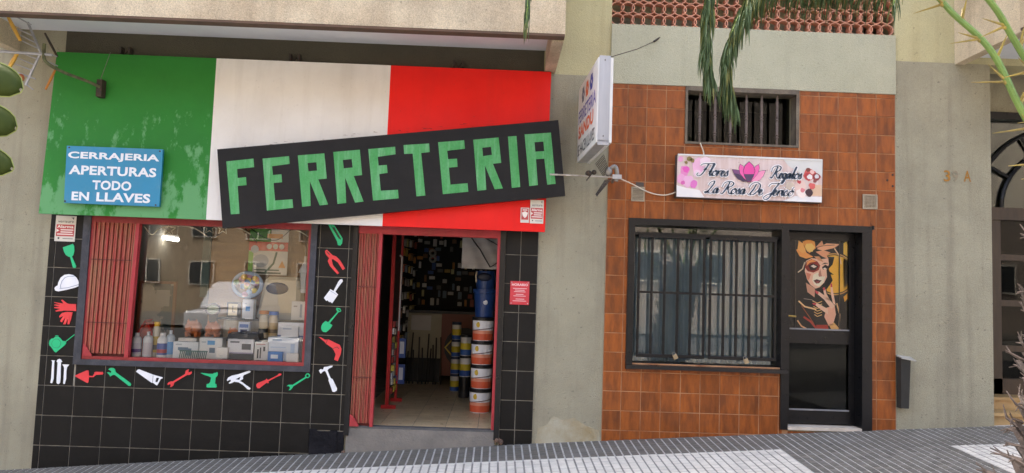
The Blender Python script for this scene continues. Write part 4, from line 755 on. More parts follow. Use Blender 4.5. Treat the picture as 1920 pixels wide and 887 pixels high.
pp('jacket', '151312', [(3.168,1.545),(3.271,1.596),(3.368,1.528),(3.477,1.436),(3.370,1.206),(3.164,1.199)], 6)
for pts, wd_, hx in (([(3.181,1.497),(3.247,1.440),(3.369,1.414)], .016, 'd8b183'), ([(3.170,1.294),(3.212,1.236),(3.279,1.203)], .014, 'c99a6c'), ([(3.211,1.451),(3.296,1.334),(3.345,1.264)], .008, '8c4a30'), ([(3.236,1.332),(3.309,1.287),(3.370,1.218)], .02, '9c3a2c'), ([(3.560,2.064),(3.609,1.994),(3.634,1.898)], .012, 'd0b08a'), ([(3.172,1.797),(3.221,1.835),(3.245,1.908)], .012, 'b8a890'), ([(3.586,1.488),(3.617,1.369),(3.611,1.250)], .014, 'caa87a'), ([(3.235,1.523),(3.320,1.514),(3.380,1.480)], .006, '8a8078')): pp('ornament', hx, line(pts, wd_), 7)
for k in range(6):
    z_ = 1.501-.028*k; pp('necklace', 'c9a468', line([(3.33+.004*k, z_), (3.38, z_-.02), (3.43, z_)], .008), 8)
pp('bodice', '9a3b2c', [(3.369,1.253),(3.490,1.257),(3.502,1.210),(3.376,1.203)], 7)
pp('palm_of_hand', 'cf9f86', [(3.477,1.436),(3.562,1.463),(3.577,1.368),(3.545,1.259),(3.502,1.246),(3.454,1.340)], 11); pp('wrist', 'd2a468', [(3.502,1.258),(3.557,1.283),(3.641,1.197),(3.539,1.193)], 11)
for nm, pts in (('finger', [(3.368,1.606),(3.398,1.601),(3.489,1.544),(3.568,1.457),(3.526,1.426),(3.453,1.519),(3.380,1.576)]), ('finger', [(3.338,1.481),(3.392,1.475),(3.490,1.424),(3.496,1.365),(3.441,1.399),(3.368,1.450)]), ('finger', [(3.519,1.665),(3.537,1.660),(3.556,1.558),(3.574,1.463),(3.544,1.486),(3.523,1.581)]), ('finger', [(3.440,1.626),(3.464,1.633),(3.477,1.580),(3.519,1.509),(3.489,1.520),(3.453,1.567)])): pp(nm, 'dbb09a', pts, 12)
for pts in ([(3.353,1.617),(3.394,1.595),(3.386,1.574),(3.362,1.585)], [(3.326,1.481),(3.368,1.480),(3.362,1.458),(3.334,1.465)], [(3.518,1.695),(3.535,1.690),(3.537,1.654),(3.520,1.653)], [(3.435,1.644),(3.458,1.649),(3.462,1.621),(3.443,1.614)]): pp('nail', 'b8434a', pts, 13)
put('glazing', M().box(3.075, 3.70, DY+.004, DY+.008, 1.2, 2.145), dglass if False else glass('poster_glass', -.034, (.99, .99, .99)), po)
put('mounting_strip', M().box(3.14, 3.15, PY-.012, PY-.008, 1.2, 2.145).box(3.605, 3.615, PY-.012, PY-.008, 1.2, 2.145), mat('strip_brown', C('4e443a'), .5, C('3e362e'), 10), po)

# ================================================================ antennas
an = empty('roof_antenna', (-4.0, -.15, 3.35), 'television antenna with yellow end caps on a bent arm over the green panel', 'antenna')
AY = -.62; ml = mat('mossy_pipe', C('6e7350'), .8, C('3b3a2c'), 12, bump=.5); yl = flat('e3b04a', .45); orr = flat('b9741f', .5)
put('arm', M().tube(smooth_path([(-4.055,-0.17,3.393), (-4.12,-0.3,3.419), (-4.246,-0.45,3.45), (-4.299,-0.58,3.471), (-4.359,-0.62,3.523), (-4.375,-0.62,3.6), (-4.377,-0.62,3.683)], 5), .016, 8), ml, an, smooth=True)
put('wall_mount', M().box(-4.077-.015, -4.077+.04, -.2, -.12, 3.299, 3.474), dark_metal, an)
put('guy_wire', M().tube([(-4.072,-0.17,3.474), (-4.035,-0.09,3.788)], .003, 5), steel, an)
put('boom', M().box(0, .001, 0, .001, 0, .001), None); bpy.data.objects.remove(bpy.data.objects['boom'])
put('boom', M().tube([(-5.385,-0.62,3.609), (-4.785,-0.62,3.593), (-4.293,-0.62,3.578)], .014, 6), alu, an)
put('reflector_spine', M().tube([(-4.549,-0.62,3.883), (-4.405,-0.62,3.599)], .011, 6).tube([(-4.405,-0.62,3.599), (-4.519,-0.62,3.275)], .011, 6), alu, an)
for a, b in (((24, 28), (56, 44)), ((33, 56), (62, 68)), ((40, 68), (66, 80)), ((45, 78), (70, 90)), ((36, 98), (70, 112)), ((32, 108), (64, 120)), ((26, 120), (60, 134)), ((22, 132), (66, 150)), ((90, 116), (110, 126))):
    pass
for pa, pb_ in (((-4.762,-0.52,3.985), (-4.491,-0.66,3.85)), ((-4.705,-0.52,3.85), (-4.467,-0.66,3.743)), ((-4.675,-0.52,3.789), (-4.442,-0.66,3.682)), ((-4.65,-0.52,3.732), (-4.413,-0.66,3.627)), ((-4.661,-0.52,3.621), (-4.404,-0.66,3.519)), ((-4.687,-0.52,3.567), (-4.435,-0.66,3.466)), ((-4.712,-0.52,3.509), (-4.456,-0.66,3.414)), ((-4.737,-0.52,3.445), (-4.409,-0.66,3.329)), ((-4.533,-0.6,3.295), (-4.433,-0.64,3.231)), ((-4.367,-0.6,3.529), (-4.308,-0.5,3.506)), ((-4.418,-0.6,3.61), (-4.32,-0.5,3.6))):
    put('rod', M().tube([pa, pb_], .0065, 5), alu, an)
def cap(nm, a, b, wdt, m): put(nm, M().tube([a, [(p+q_)/2 for p, q_ in zip(a, b)], b], [wdt*.7, wdt, wdt*.8], 6), m, an)
cap('end_cap', (-4.817,-0.53,3.99), (-4.664,-0.53,3.733), .018, yl); cap('end_cap', (-4.675,-0.53,3.622), (-4.752,-0.53,3.457), .020, yl); cap('end_cap', (-4.456,-0.5,3.826), (-4.32,-0.5,3.6), .012, dark_metal); cap('end_cap', (-4.317,-0.5,3.495), (-4.406,-0.5,3.271), .012, orr)
put('dipole_box', M().ball((-4.588,-0.6,3.35), .04, .03, .04, 8, 6), flat('a8633a'), an)
a2_ = empty('wall_antenna', (.95, -.3, 2.6), 'small television antenna with wire mesh wings pointing left before the pier', 'antenna')
put('boom', M().tube([(0.489,-0.32,2.663), (0.723,-0.32,2.662), (1.164,-0.32,2.657)], [.010, .008, .008], 6), mat('worn_boom', C('cfc8bd'), .5, C('9c8f7f'), 18, metal=.3), a2_)
put('dipole', M().ball((0.876,-0.32,2.689), .035, .02, .03, 8, 6).ball((0.929,-0.32,2.702), .025, .02, .026, 8, 6).tube([(0.898,-0.32,2.674), (0.852,-0.36,2.612)], .006, 5), dark_metal, a2_)
put('feed_box', M().box(1.111, 1.201, -.35, -.29, 2.64, 2.683), alu, a2_)
put('clamp', M().tube(smooth_path([(1.093,-0.32,2.745), (1.13,-0.32,2.768), (1.152,-0.32,2.737), (1.159,-0.32,2.673), (1.149,-0.32,2.619)], 4), .022, 8).ball((1.073,-0.32,2.712), .04, .03, .05, 8, 6), steel, a2_, smooth=True)
put('mast_arm', M().tube([(1.122,-0.32,2.655), (1.16, -.02, 2.655)], .014, 8), steel, a2_)
def wing(c0, c1, c2, c3, n, m_):      # wire mesh between four corners
    b = M(); V_ = [Vector(c) for c in (c0, c1, c2, c3)]
    for k in range(n+1): t = k/n; b.tube([V_[0].lerp(V_[1], t), V_[3].lerp(V_[2], t)], .0028, 4)
    for k in range(m_+1): t = k/m_; b.tube([V_[0].lerp(V_[3], t), V_[1].lerp(V_[2], t)], .0028, 4)
    return put('mesh_wing', b, dark_metal, a2_)
wing((1.006,-0.42,2.863), (0.935,-0.38,2.777), (1.021,-0.32,2.662), (1.072,-0.32,2.734), 7, 9); wing((0.936,-0.52,2.436), (0.941,-0.4,2.473), (1.04,-0.3,2.629), (1.1,-0.33,2.637), 7, 9)
# slim bin beside the flower shop
bn_ = empty('wall_bin', (4.20, -.08, .25), 'slim grey bin with pale sloping lid against the grey pilaster', 'bin')
bin_m = mat('bin_grey', C('34322c'), .8, C('2a2823'), 4, grime=.3)
put('body', M().hexa([(4.135, -.09, .45), (4.215, -.09, .45), (4.215, -.006, .45), (4.135, -.006, .45), (4.13, -.10, .945), (4.23, -.10, .945), (4.23, -.006, .96), (4.13, -.006, .96)]), bin_m, bn_)
put('lid', M().hexa([(4.128, -.12, .95), (4.275, -.12, .925), (4.275, -.005, .955), (4.128, -.005, .97), (4.128, -.12, .962), (4.275, -.12, .937), (4.275, -.005, .967), (4.128, -.005, .982)]), mat('bin_lid', C('a9a79f'), .5, C('98958c'), 6), bn_)

# ================================================================ goods in the display window
stage = struct(empty('display_stage', (-2.8, .4, .66)))
stg = mat('stage_board', C('a79a86'), .8, C('8f836f'), 3, (6, 1, 1))
put('stage_board', M().box(-4.10, -1.93, .06, .95, .66, .69), stg, stage)
Z2 = 0.894; Z3 = 1.078
put('stage_riser', M().box(-3.26, -1.95, .30, .95, .69, Z2-.004), stg, stage); put('stage_riser', M().box(-2.92, -1.95, .48, .95, Z2-.004, Z3-.004), stg, stage)
put('back_board', M().box(-3.28, -1.93, .95, .97, .69, 2.6), mat('brown_paper_backing', C('8f6f48'), .85, C('7d6040'), 2, (1, 1, 6), bump=.2), stage)
put('side_post', M().box(-3.37, -3.285, .92, .98, 1.3, 2.6), mat('teal_post', C('3f5a55'), .7, C('334a46'), 5), stage)
def carton(label, r, Y, d, hx, prints=(), top=None):
    x0, x1, z0, z1 = r; e = empty('carton', ((x0+x1)/2, Y+d/2, z0), label, 'box', 'boxes in the display window')
    put('body', M().box(x0, x1, Y, Y+d, z0, z1, ch=.002), flat(hx, .55), e)
    for k, (a, b, c, f, col) in enumerate(prints): put('print', M().box(x0+(x1-x0)*a, x0+(x1-x0)*b, Y-.0012-.0004*k, Y+.001, z0+(z1-z0)*c, z0+(z1-z0)*f), flat(col), e)
    if top: put('lid', M().box(x0-.004, x1+.004, Y+.01, Y+d, z1, z1+.03), flat(top, .5), e)
    return e
carton('white power tool box with a slate blue drill printed on it', (-3.296,-3.046,0.685,0.857), .14, .12, 'dfe3e6', ((.2, .62, .5, .68, '5f7f98'), (.55, .75, .2, .62, '5f7f98'), (.1, .35, .8, .88, 'a9b4bb')))
carton('white carton with a blue diamond and tool print', (-3.046,-2.813,0.690,0.905), .18, .12, 'e3e5e4', ((.35, .68, .66, .86, '5fa3d8'), (.45, .7, .28, .52, '5c7486'), (.1, .3, .75, .82, 'b9c2c8')))
carton('tiny plain white carton at the front of the window', (-2.840,-2.728,0.703,0.815), .11, .05, 'eceae4', ((.3, .6, .2, .26, 'c2cbc4'),))
carton('white carton with a steel grid print and black foot', (-2.749,-2.483,0.691,0.901), .16, .16, 'e6e6ea', ((0, 1, 0, .3, '25252c'), (.1, .45, .82, .9, '77777d'), (.55, .9, .5, .78, '4c4c50'), (.0, 1, .3, .36, '9d97b5')))
carton('white packet printed with black drill bits', (-2.461,-2.325,0.697,0.881), .13, .05, 'dad8d6', ((.2, .32, .1, .6, '2b2b2b'), (.4, .5, .1, .7, '333333'), (.65, .8, .5, .75, '3a3a3a'), (.1, .8, .85, .9, 'b98a86')))
carton('large pale blue and white box leaning at the right of the window', (-2.336,-2.021,0.694,0.934), .15, .14, 'dfe6f0', ((0, .5, 0, .36, '2f78c4'), (.12, .4, .1, .26, 'e8f0f8'), (.15, .45, .86, .92, '9db4d0'), (.75, .88, .3, .75, 'b9cbe4'), (.1, .6, .55, .6, 'c2d2e6')))
carton('white box with a purple stripe on the middle step', (-2.301,-2.012,0.911,1.078), .36, .1, 'e4e5ea', ((0, 1, .0, .2, '6d7fb4'), (.2, .7, .5, .75, 'cdd3dd')))
carton('small white and blue shower head box beside the clock', (-2.757,-2.637,1.090,1.303), .56, .08, 'dfe4ea', ((.3, .7, .4, .65, '4f94d6'), (.2, .4, .75, .82, 'b6c4d2')))
carton('white shower box at the right edge of the top step', (-2.226,-2.069,1.097,1.299), .56, .1, 'e2dfd8', ((.15, .4, .7, .78, 'b3aca0'), (.6, .75, .15, .85, '9fa9b4')))
carton('low white carton under the clay pigs', (-3.312,-2.889,0.819,0.900), .29, .0005+.0, 'd9d4cc') if False else None
carton('plain white carton lying under the largest clay pig', (-3.283,-3.095,0.812,0.890), .22, .07, 'e2ded6')
carton('plain white carton lying under the middle clay pig', (-3.068,-2.874,0.814,0.898), .23, .06, 'dedad4', ((.2, .6, .3, .5, 'b7c3cc'),))
carton('small blue and white blister box on the tool case', (-2.709,-2.593,0.950,1.071), .33, .05, 'cfd6e2', ((.1, .9, .5, .8, '5a78b8'), (.2, .8, .1, .35, '2c3a6a')))
carton('small dark blister pack with silver fittings near the spray cans', (-2.662,-2.488,0.903,0.976), .3, .03, '2f3440', ((.05, .25, .2, .8, 'd8d8d8'), (.35, .55, .2, .8, 'd2d4d8'), (.65, .9, .2, .8, '4a74c8')))
carton('white instruction box leaning beside the cream housing', (-2.257,-2.078,0.925,1.043), .33, .02, 'eff0f2', ((.1, .6, .7, .8, 'b9c3d6'),))
carton('blue and white packet at the foot of the pale blue box', (-2.310,-2.163,0.694,0.791), .09, .04, '3a7cc8', ((.2, .7, .3, .7, 'e6eef6'),))
carton('white sachet at the right end of the window sill', (-2.125,-2.000,0.690,0.781), .1, .03, 'e9e7e4')
cs = empty('tool_case', (-2.65, .3, .86), 'flat dark grey tool case lying on the cartons', 'case'); r = (-2.784,-2.440,0.875,0.953)
put('shell', M().hexa([(r[0], .2, r[2]), (r[1], .2, r[2]), (r[1], .42, r[2]), (r[0], .42, r[2]), (r[0]+.02, .21, r[3]), (r[1]-.02, .21, r[3]), (r[1]-.01, .41, r[3]+.015), (r[0]+.01, .41, r[3]+.015)]), flat('3b3f46', .5), cs); put('latch', M().box(r[0]+.08, r[0]+.12, .19, .2, r[2]+.01, r[2]+.03), alu, cs)
def bottle(name, label, xc, z0, h, rad, Y, body, capc, lab, cat='bottle', band=None, shoulder=.72, neck=.4):
    e = empty(name, (xc, Y, z0), label, cat, 'bottles in the display window')
    put('body', M().lathe(xc, Y, [(rad*.95, z0), (rad, z0+.01), (rad, z0+h*shoulder), (rad*.75, z0+h*(shoulder+.1)), (rad*neck, z0+h*(shoulder+.14)), (rad*neck, z0+h*.9)], 14), flat(body, .3), e, smooth=True)
    put('cap', M().lathe(xc, Y, [(rad*neck*1.15, z0+h*.87), (rad*neck*1.15, z0+h*.99), (rad*neck, z0+h)], 12), flat(capc, .4), e, smooth=True)
    put('label', M().lathe(xc, Y, [(rad*1.012, z0+h*.12), (rad*1.012, z0+h*.58)], 14), flat(lab, .5), e, smooth=True)
    if band: put('label_band', M().lathe(xc, Y, [(rad*1.02, z0+h*.2), (rad*1.02, z0+h*.34)], 14), flat(band, .5), e, smooth=True)
    return e
zb = 0.691; ZZ = .69
bottle('bottle', 'white bottle with a purple label nearest the red gate', -3.662, ZZ, .245, .046, .13, 'dad8d8', 'e6e4e2', 'c6c2cc', band='5d4a86')
bottle('bottle', 'clear white bottle with pale label, second from the red gate', -3.549, ZZ, .26, .047, .13, 'd2d2d4', 'cccccc', 'c6bfc4', neck=.3)
bottle('bottle', 'slim bottle with a yellow spray cap and yellow label', -3.508, ZZ, .36, .036, .22, 'cfc7b4', 'e0b020', 'c9a637', neck=.75, shoulder=.78, band='5c5248')
bottle('bottle', 'white domed bottle with a blue and red label', -3.402, ZZ, .255, .05, .13, 'ecebea', 'e4e2e0', '4456a0', band='b23c3c', neck=.5)
bottle('bottle', 'clear bottle with a pale blue label beside the tool box', -3.34, ZZ, .28, .043, .17, 'b9c6d2', 'c6ccd4', '5b97cf', neck=.3)
bottle('spray_can', 'cream spray can with an orange cap', -2.467, 0.906, .29, .048, .40, 'd9cdb4', 'cf8a48', 'c9b896', 'spray can', neck=.95, shoulder=.74, band='3a3a38')
bottle('spray_can', 'cream spray can with a blue cap', -2.365, 0.904, .285, .046, .40, 'd8c6a6', '5d83cf', 'c4a878', 'spray can', neck=.95, shoulder=.74, band='6d5636')
def pig(label, xc, z0, s, Y):
    e = empty('piggy_bank', (xc, Y, z0), label, 'money box', 'clay piggy banks in the display window'); cl = mat('red_clay', C('c2703f'), .7, C('b0602f'), 12)
    put('body', M().ball((xc, Y, z0+s*.95), s*.85, s*.95, s*.75), cl, e, smooth=True); put('snout', M().lathe(0, 0, [(s*.26, 0), (s*.24, s*.16)], 12), cl, None, smooth=True)
    sn = bpy.data.objects['snout'] if 'snout' in bpy.data.objects else None
    for o in list(bpy.data.objects):
        if o.name.startswith('snout') and o.parent is None: o.rotation_euler = (R(90), 0, 0); o.location = (xc, Y-s*.88, z0+s*.9); adopt(o, e)
    for dx in (-1, 1):
        put('ear', M().lathe(xc+dx*s*.42, Y-s*.35, [(s*.2, z0+s*1.5), (s*.03, z0+s*1.85)], 8), cl, e)
        for dy in (-1, 1): put('leg', M().lathe(xc+dx*s*.48, Y+dy*s*.45, [(s*.17, z0), (s*.22, z0+s*.5)], 10), cl, e)
        put('eye', M().ball((xc+dx*s*.25, Y-s*.78, z0+s*1.15), s*.06, n=6, m=4), flat('3a2015'), e)
pig('largest clay piggy bank, left of the three', -3.215, Z2, .10, .42); pig('middle clay piggy bank of the three', -3.006, Z2, .095, .42); pig('smallest clay piggy bank, right of the three', -2.777, Z2, .062, .38)
rm_ = empty('red_birdhouse', (-3.62, .32, .69), 'small red peaked birdhouse behind the bottles', 'birdhouse'); xh, zh = (-3.656,0.835)
put('front', M().hexa([(xh-.09, .3, .69), (xh+.09, .3, .69), (xh+.09, .42, .69), (xh-.09, .42, .69), (xh-.09, .3, zh+.04), (xh+.09, .3, zh+.04), (xh+.09, .42, zh+.04), (xh-.09, .42, zh+.04)]), flat('cf5a4a'), rm_)
plate('gable', [[(xh-.09, zh+.04), (xh+.09, zh+.04), (xh, zh+.19)]], .3, flat('d86a55'), rm_, .1); put('roof', M().hexa([(xh-.13, .27, zh), (xh-.10, .27, zh), (xh-.10, .44, zh), (xh-.13, .44, zh), (xh-.02, .27, zh+.2), (xh, .27, zh+.23), (xh, .44, zh+.23), (xh-.02, .44, zh+.2)]).hexa([(xh+.10, .27, zh), (xh+.13, .27, zh), (xh+.13, .44, zh), (xh+.10, .44, zh), (xh, .27, zh+.205), (xh+.02, .27, zh+.2), (xh+.02, .44, zh+.2), (xh, .44, zh+.205)]), flat('d8321f'), rm_)
plate('entrance_hole', [circ(xh, zh+.03, .028, 12)], .2985, flat('35120e'), rm_, .001)
rk = empty('rake_head', (-3.1, .1, .69), 'green comb like rake head lying before the tool boxes', 'rake'); gm = flat('3f6f66', .5); put('bar', M().box(-3.207, -2.926, .085, .1, .765, .775), gm, rk)
for k in range(15): x = -3.207+(-2.926--3.207)*(k+.5)/15; put('tine', M().hexa([(x-.012, .088, .692), (x-.006, .088, .692), (x-.006, .096, .692), (x-.012, .096, .692), (x-.002, .088, .765), (x+.005, .088, .765), (x+.005, .096, .765), (x-.002, .096, .765)]), gm, rk)
ck = empty('bedside_clock', (-2.72, .6, Z3), 'cream dial clock standing on a black tray', 'clock'); r = (-2.941,-2.805,1.129,1.267)
put('case', M().box(r[0], r[1], .6, .66, Z3+.02, r[3], ch=.01), flat('2c2622'), ck); put('dial', M().box(r[0]+.02, r[1]-.02, .598, .6, Z3+.045, r[3]-.02), flat('d9cba8'), ck); put('hand', M().box((r[0]+r[1])/2-.003, (r[0]+r[1])/2+.003, .5965, .598, Z3+.08, r[3]-.04).box((r[0]+r[1])/2, (r[0]+r[1])/2+.03, .5965, .598, Z3+.08, Z3+.086), flat('222222'), ck); put('tray', M().box(r[0]-.08, r[1]+.08, .55, .72, Z3, Z3+.02), flat('1e1e20'), ck)
dc, dzc = (-3.089,1.182); ds = empty('oval_dish', (dc, .6, Z2), 'oval dark rimmed glass dish on the step', 'dish'); put('rim', M().tube([(dc+.075*math.cos(R(a)), .6+.01*math.sin(R(a)), dzc+.058*math.sin(R(a))) for a in range(0, 361, 20)], .011, 6), flat('3d3520', .4), ds, smooth=True); put('bowl', M().ball((dc, .615, dzc), .07, .01, .053), flat('7f8a66', .3), ds, smooth=True); put('stand', M().box(dc-.04, dc+.04, .61, .65, Z2, dzc-.05), flat('3d3520'), ds)
bx_, bz_ = (-2.763,1.462); bk_ = empty('flower_wreath', (bx_, .7, Z3), 'blue rimmed basket with yellow and pink flowers', 'basket'); put('rim', M().tube([(bx_+.155*math.cos(R(a)), .7, bz_+.13*math.sin(R(a))) for a in range(0, 361, 15)], .022, 8), flat('9fb3cc', .6), bk_, smooth=True)
rf = random.Random(4)
for k in range(34): a = rf.uniform(0, 6.28); q_ = rf.uniform(0, .13); put('flower', M().ball((bx_+q_*math.cos(a), .69+rf.uniform(-.02, .02), bz_+q_*.85*math.sin(a)), .035, .02, .032, 8, 5), flat(rf.choice(('e0b84a', 'd9a08c', 'c08fa6', 'dcc85a', '8fa8c8', '6f9a5a'))), bk_, smooth=True)
put('stand', M().box(bx_-.03, bx_+.03, .72, .76, Z3, bz_-.1), flat('5a6b80'), bk_)
hs = empty('water_heater', (-2.25, .72, Z3), 'cream plastic appliance housing with a dark blue oval window', 'appliance'); X0, X1 = -2.623, -2.161; zt = 1.562; cr = mat('cream_plastic', C('cfc3a8'), .4, C('c4b79b'), 4)
put('housing', M().hexa([(X0-.02, .64, Z3), (X1+.01, .64, Z3), (X1+.01, .9, Z3), (X0-.02, .9, Z3), (X0+.05, .69, zt), (X1-.03, .69, zt), (X1-.03, .9, zt), (X0+.05, .9, zt)]), cr, hs).modifiers.new('round', 'BEVEL').width = .04
o_ = put('oval_window', M().ball((-2.425, .672, 1.432), .125, .012, .068), flat('1d2540', .2), hs, smooth=True); put('lower_cover', M().box(X0+.03, X1-.04, .632, .64, Z3+.01, Z3+.09), flat('a3a19a', .4), hs)
ln = empty('lantern', (-2.08, .5, 1.35), 'white hanging lantern at the right edge of the display', 'lantern'); lx, lz = (-2.088,1.594)
put('roof', M().lathe(lx, .5, [(.07, lz+.02), (.05, lz+.07), (.015, lz+.14), (.01, lz+.2)], 6), white_pl, ln); put('glass_body', M().lathe(lx, .5, [(.035, lz-.16), (.055, lz+.02)], 6), flat('c9c8c2', .2), ln); put('base', M().lathe(lx, .5, [(.03, lz-.2), (.045, lz-.16)], 6), white_pl, ln); put('chain', M().tube([(lx, .5, lz+.2), (lx, .5, 2.4)], .003, 5), steel, ln)
mpf = empty('framed_map', (-3.65, .85, .75), 'framed street map leaning behind the red gate', 'picture'); r = (-4.006,-3.588,0.602,1.469)
put('frame', M().box(r[0], r[0]+.03, .8, .83, r[2], r[3]).box(r[1]-.03, r[1], .8, .83, r[2], r[3]).box(r[0]+.03, r[1]-.03, .8, .83, r[3]-.03, r[3]).box(r[0]+.03, r[1]-.03, .8, .83, r[2], r[2]+.03), flat('7a4a26', .4), mpf)
put('sheet', M().box(r[0]+.03, r[1]-.03, .815, .825, r[2]+.03, r[3]-.03), mat('printed_map', C('9c9484'), .6, C('31413f'), 3.2, lo=.5, hi=.54, detail=8), mpf); put('legend', M().box(r[0]+.2, r[1]-.07, .812, .815, r[3]-.28, r[3]-.1), flat('a09a8a'), mpf)
ps = empty('appliance_poster', (-2.598, .85, 1.6), 'green, red and white appliance poster hanging at the back of the display', 'poster'); r = (-2.820,-2.381,1.581,2.100); wv, h = r[1]-r[0], r[3]-r[2]
put('sheet', M().box(r[0], r[1], .85, .853, r[2], r[3]), flat('d9d6cd'), ps)
for k, (a, b, c, f, col) in enumerate(((0, .55, .72, 1, '5b9a3e'), (0, .12, 0, .5, '7ab53f'), (0, 1, .52, .72, 'd0452f'), (.45, .85, .8, .9, 'd98a2a'), (.15, .85, .02, .06, '3a4a3a'), (.15, .8, -.03+.12, .12, '566656'))): put('print', M().box(r[0]+a*wv, r[0]+b*wv, .8485-.0004*k, .85, r[2]+c*h, r[2]+f*h), flat(col), ps)
pcx = r[0]+.32*wv; plate('print', [circ(pcx, r[2]+.3*h, .09, 16, .075)], .8455, flat('a9aeb4'), ps, .001); plate('print', [circ(r[0]+.15*wv, r[2]+.55*h, .045, 14)], .845, flat('c2c4c8'), ps, .001)
for k in range(3): plate('print', [circ(r[0]+(.52+.16*k)*wv, r[2]+.62*h, .03, 12)], .8445, flat('e3ddd0'), ps, .001)
plate('print', [line([(r[0]+.45*wv, r[2]+.05*h), (r[0]+.65*wv, r[2]+.25*h), (r[0]+.72*wv, r[2]+.5*h)], .022)], .844, flat('3d5c46'), ps, .001); plate('print', [[(r[0]+.78*wv, r[2]+.16*h), (r[0]+.96*wv, r[2]+.16*h), (r[0]+.87*wv, r[2]+.32*h)]], .844, flat('d99a4a'), ps, .001)
# lit tube lamp and string of star lights
tl = empty('tube_lamp', (-4.356, 2.2, 2.3), 'lit white fluorescent tube inside the hardware shop', 'lamp'); tm = mat('lit_tube', (1, .98, .94), .4, (1, .98, .94), emit=6)
put('tube', M().tube([(-4.497,2.2,2.048), (-4.202,2.2,2.01)], .022, 8), tm, tl); put('fitting', M().tube([(-4.528,2.25,2.072), (-4.218,2.25,2.034)], .03, 4), white_pl, tl); put('hanger', M().tube([(-4.498,2.2,2.069), (-4.498, 2.2, 2.85)], .005, 4).tube([(-4.218,2.2,2.037), (-4.218, 2.2, 2.85)], .005, 4), steel, tl)
sg = empty('star_garland', (-2.9, .1, 2.0), 'white rope garland with star outlines along the top of the display window', 'garland'); gmm = flat('e0d8c0')
for pts in ([(-3.66,0.1,2.031), (-3.572,0.1,1.946), (-3.495,0.1,2.015), (-3.333,0.1,2.049)], [(-3.333,0.1,2.049), (-3.157,0.1,2.033), (-3.009,0.1,1.95)], [(-2.84,0.1,2.061), (-2.686,0.1,2.045), (-2.561,0.1,1.983)], [(-2.181,0.1,2.063), (-2.059,0.1,2.034), (-1.968,0.1,1.982)]): put('rope', M().tube(smooth_path(pts, 5), .006, 5), gmm, sg)
for (sx_, sz_) in ((-3.401,2.002), (-2.987,2.039), (-2.85,2.039)): put('star', M().tube([(sx_+(.07 if k % 2 == 0 else .03)*math.sin(2*math.pi*k/10), .1, sz_+(.07 if k % 2 == 0 else .03)*math.cos(2*math.pi*k/10)) for k in range(11)], .005, 5), gmm, sg)
for pts in ([(-3.089,0.12,2.054), (-2.994,0.12,1.941), (-2.897,0.12,1.972), (-2.793,0.12,2.065)], [(-2.639,0.12,2.059), (-2.497,0.12,1.903)], [(-2.572,0.12,2.051), (-2.429,0.12,1.961), (-2.29,0.12,1.939), (-2.143,0.12,2.066)]): put('wire', M().tube(smooth_path(pts, 5), .004, 5), flat('1d1d1d'), sg)

# ================================================================ goods inside the doorway
def bucket(label, xc, y, z0, h, r_, body, lo_col, group, logo=True):
    e = empty('paint_bucket', (xc, y, z0), label, 'bucket', group)
    put('tub', M().lathe(xc, y, [(r_*.9, z0), (r_*.92, z0+.01), (r_, z0+h*.86)], 20), flat(body, .35), e, smooth=True); put('lid', M().lathe(xc, y, [(r_*1.05, z0+h*.85), (r_*1.06, z0+h*.98), (r_*1.0, z0+h)], 20), flat('17171a', .4), e, smooth=True)
    if logo:
        put('label_band', M().lathe(xc, y, [(r_*.935, z0+.008), (r_*.962, z0+h*.30)], 20), flat(lo_col, .4), e, smooth=True); put('label_fade', M().lathe(xc, y, [(r_*.962, z0+h*.30), (r_*.976, z0+h*.44)], 20), flat('e6987a', .4), e, smooth=True)
        a = R(-115); put('sun_emblem', M().ball((xc+r_*1.0*math.cos(a), y+r_*1.0*math.sin(a), z0+h*.68), .025, .006, .032, 10, 6), flat('d9b83a'), e); put('emblem_dot', M().ball((xc+r_*1.0*math.cos(a-.12), y+r_*1.0*math.sin(a-.12), z0+h*.68), .009, .004, .011, 8, 5), flat('5a2a5a'), e)
        put('swoosh', M().tube([(xc+r_*(1.0)*math.cos(R(t)), y+r_*1.0*math.sin(R(t)), z0+h*(.42+.14*(t+160)/140)) for t in range(-160, -19, 14)], .004, 4), flat('6d4a44'), e)
    return e
lab = ['lowest white and orange paint bucket of the stack in the doorway', 'second white and orange paint bucket from the floor in the doorway', 'third white and orange paint bucket from the floor in the doorway', 'topmost white and orange paint bucket, under the blue bins']
for k in range(4): bucket(lab[k], -.142+.004*(k % 2), 1.06, .096+.272*k, .272, .124, 'eeeef0', 'dd5f3c', 'stacked white and orange paint buckets')
zB = .096+.272*4
bb = empty('blue_bin', (-.13, 1.06, zB), 'dark blue plastic bin standing on the paint buckets', 'bin', 'stacked blue bins'); bm = flat('1f3f78', .35)
put('tub', M().lathe(-.13, 1.06, [(.105, zB), (.125, zB+.27), (.138, zB+.275), (.138, zB+.32)], 20), bm, bb, smooth=True); put('round_label', M().ball((-.12, .945, zB+.17), .028, .005, .028, 12, 6), flat('d8dce4'), bb)
bb = empty('blue_bin', (-.13, 1.06, zB+.32), 'small blue basket with an open curved mouth on top of the stack', 'bin', 'stacked blue bins'); put('tub', M().lathe(-.13, 1.06, [(.10, zB+.32), (.112, zB+.40), (.115, zB+.47), (.11, zB+.53)], 20), bm, bb, smooth=True)
put('open_mouth', M().ball((-.14, .955, zB+.46), .085, .02, .05, 14, 8), flat('0b1630', .5), bb, smooth=True); put('handle', M().tube([(-.235, .98, zB+.4), (-.24, .97, zB+.46), (-.235, .98, zB+.52)], .01, 6), flat('b9ad93'), bb)
zc = .096
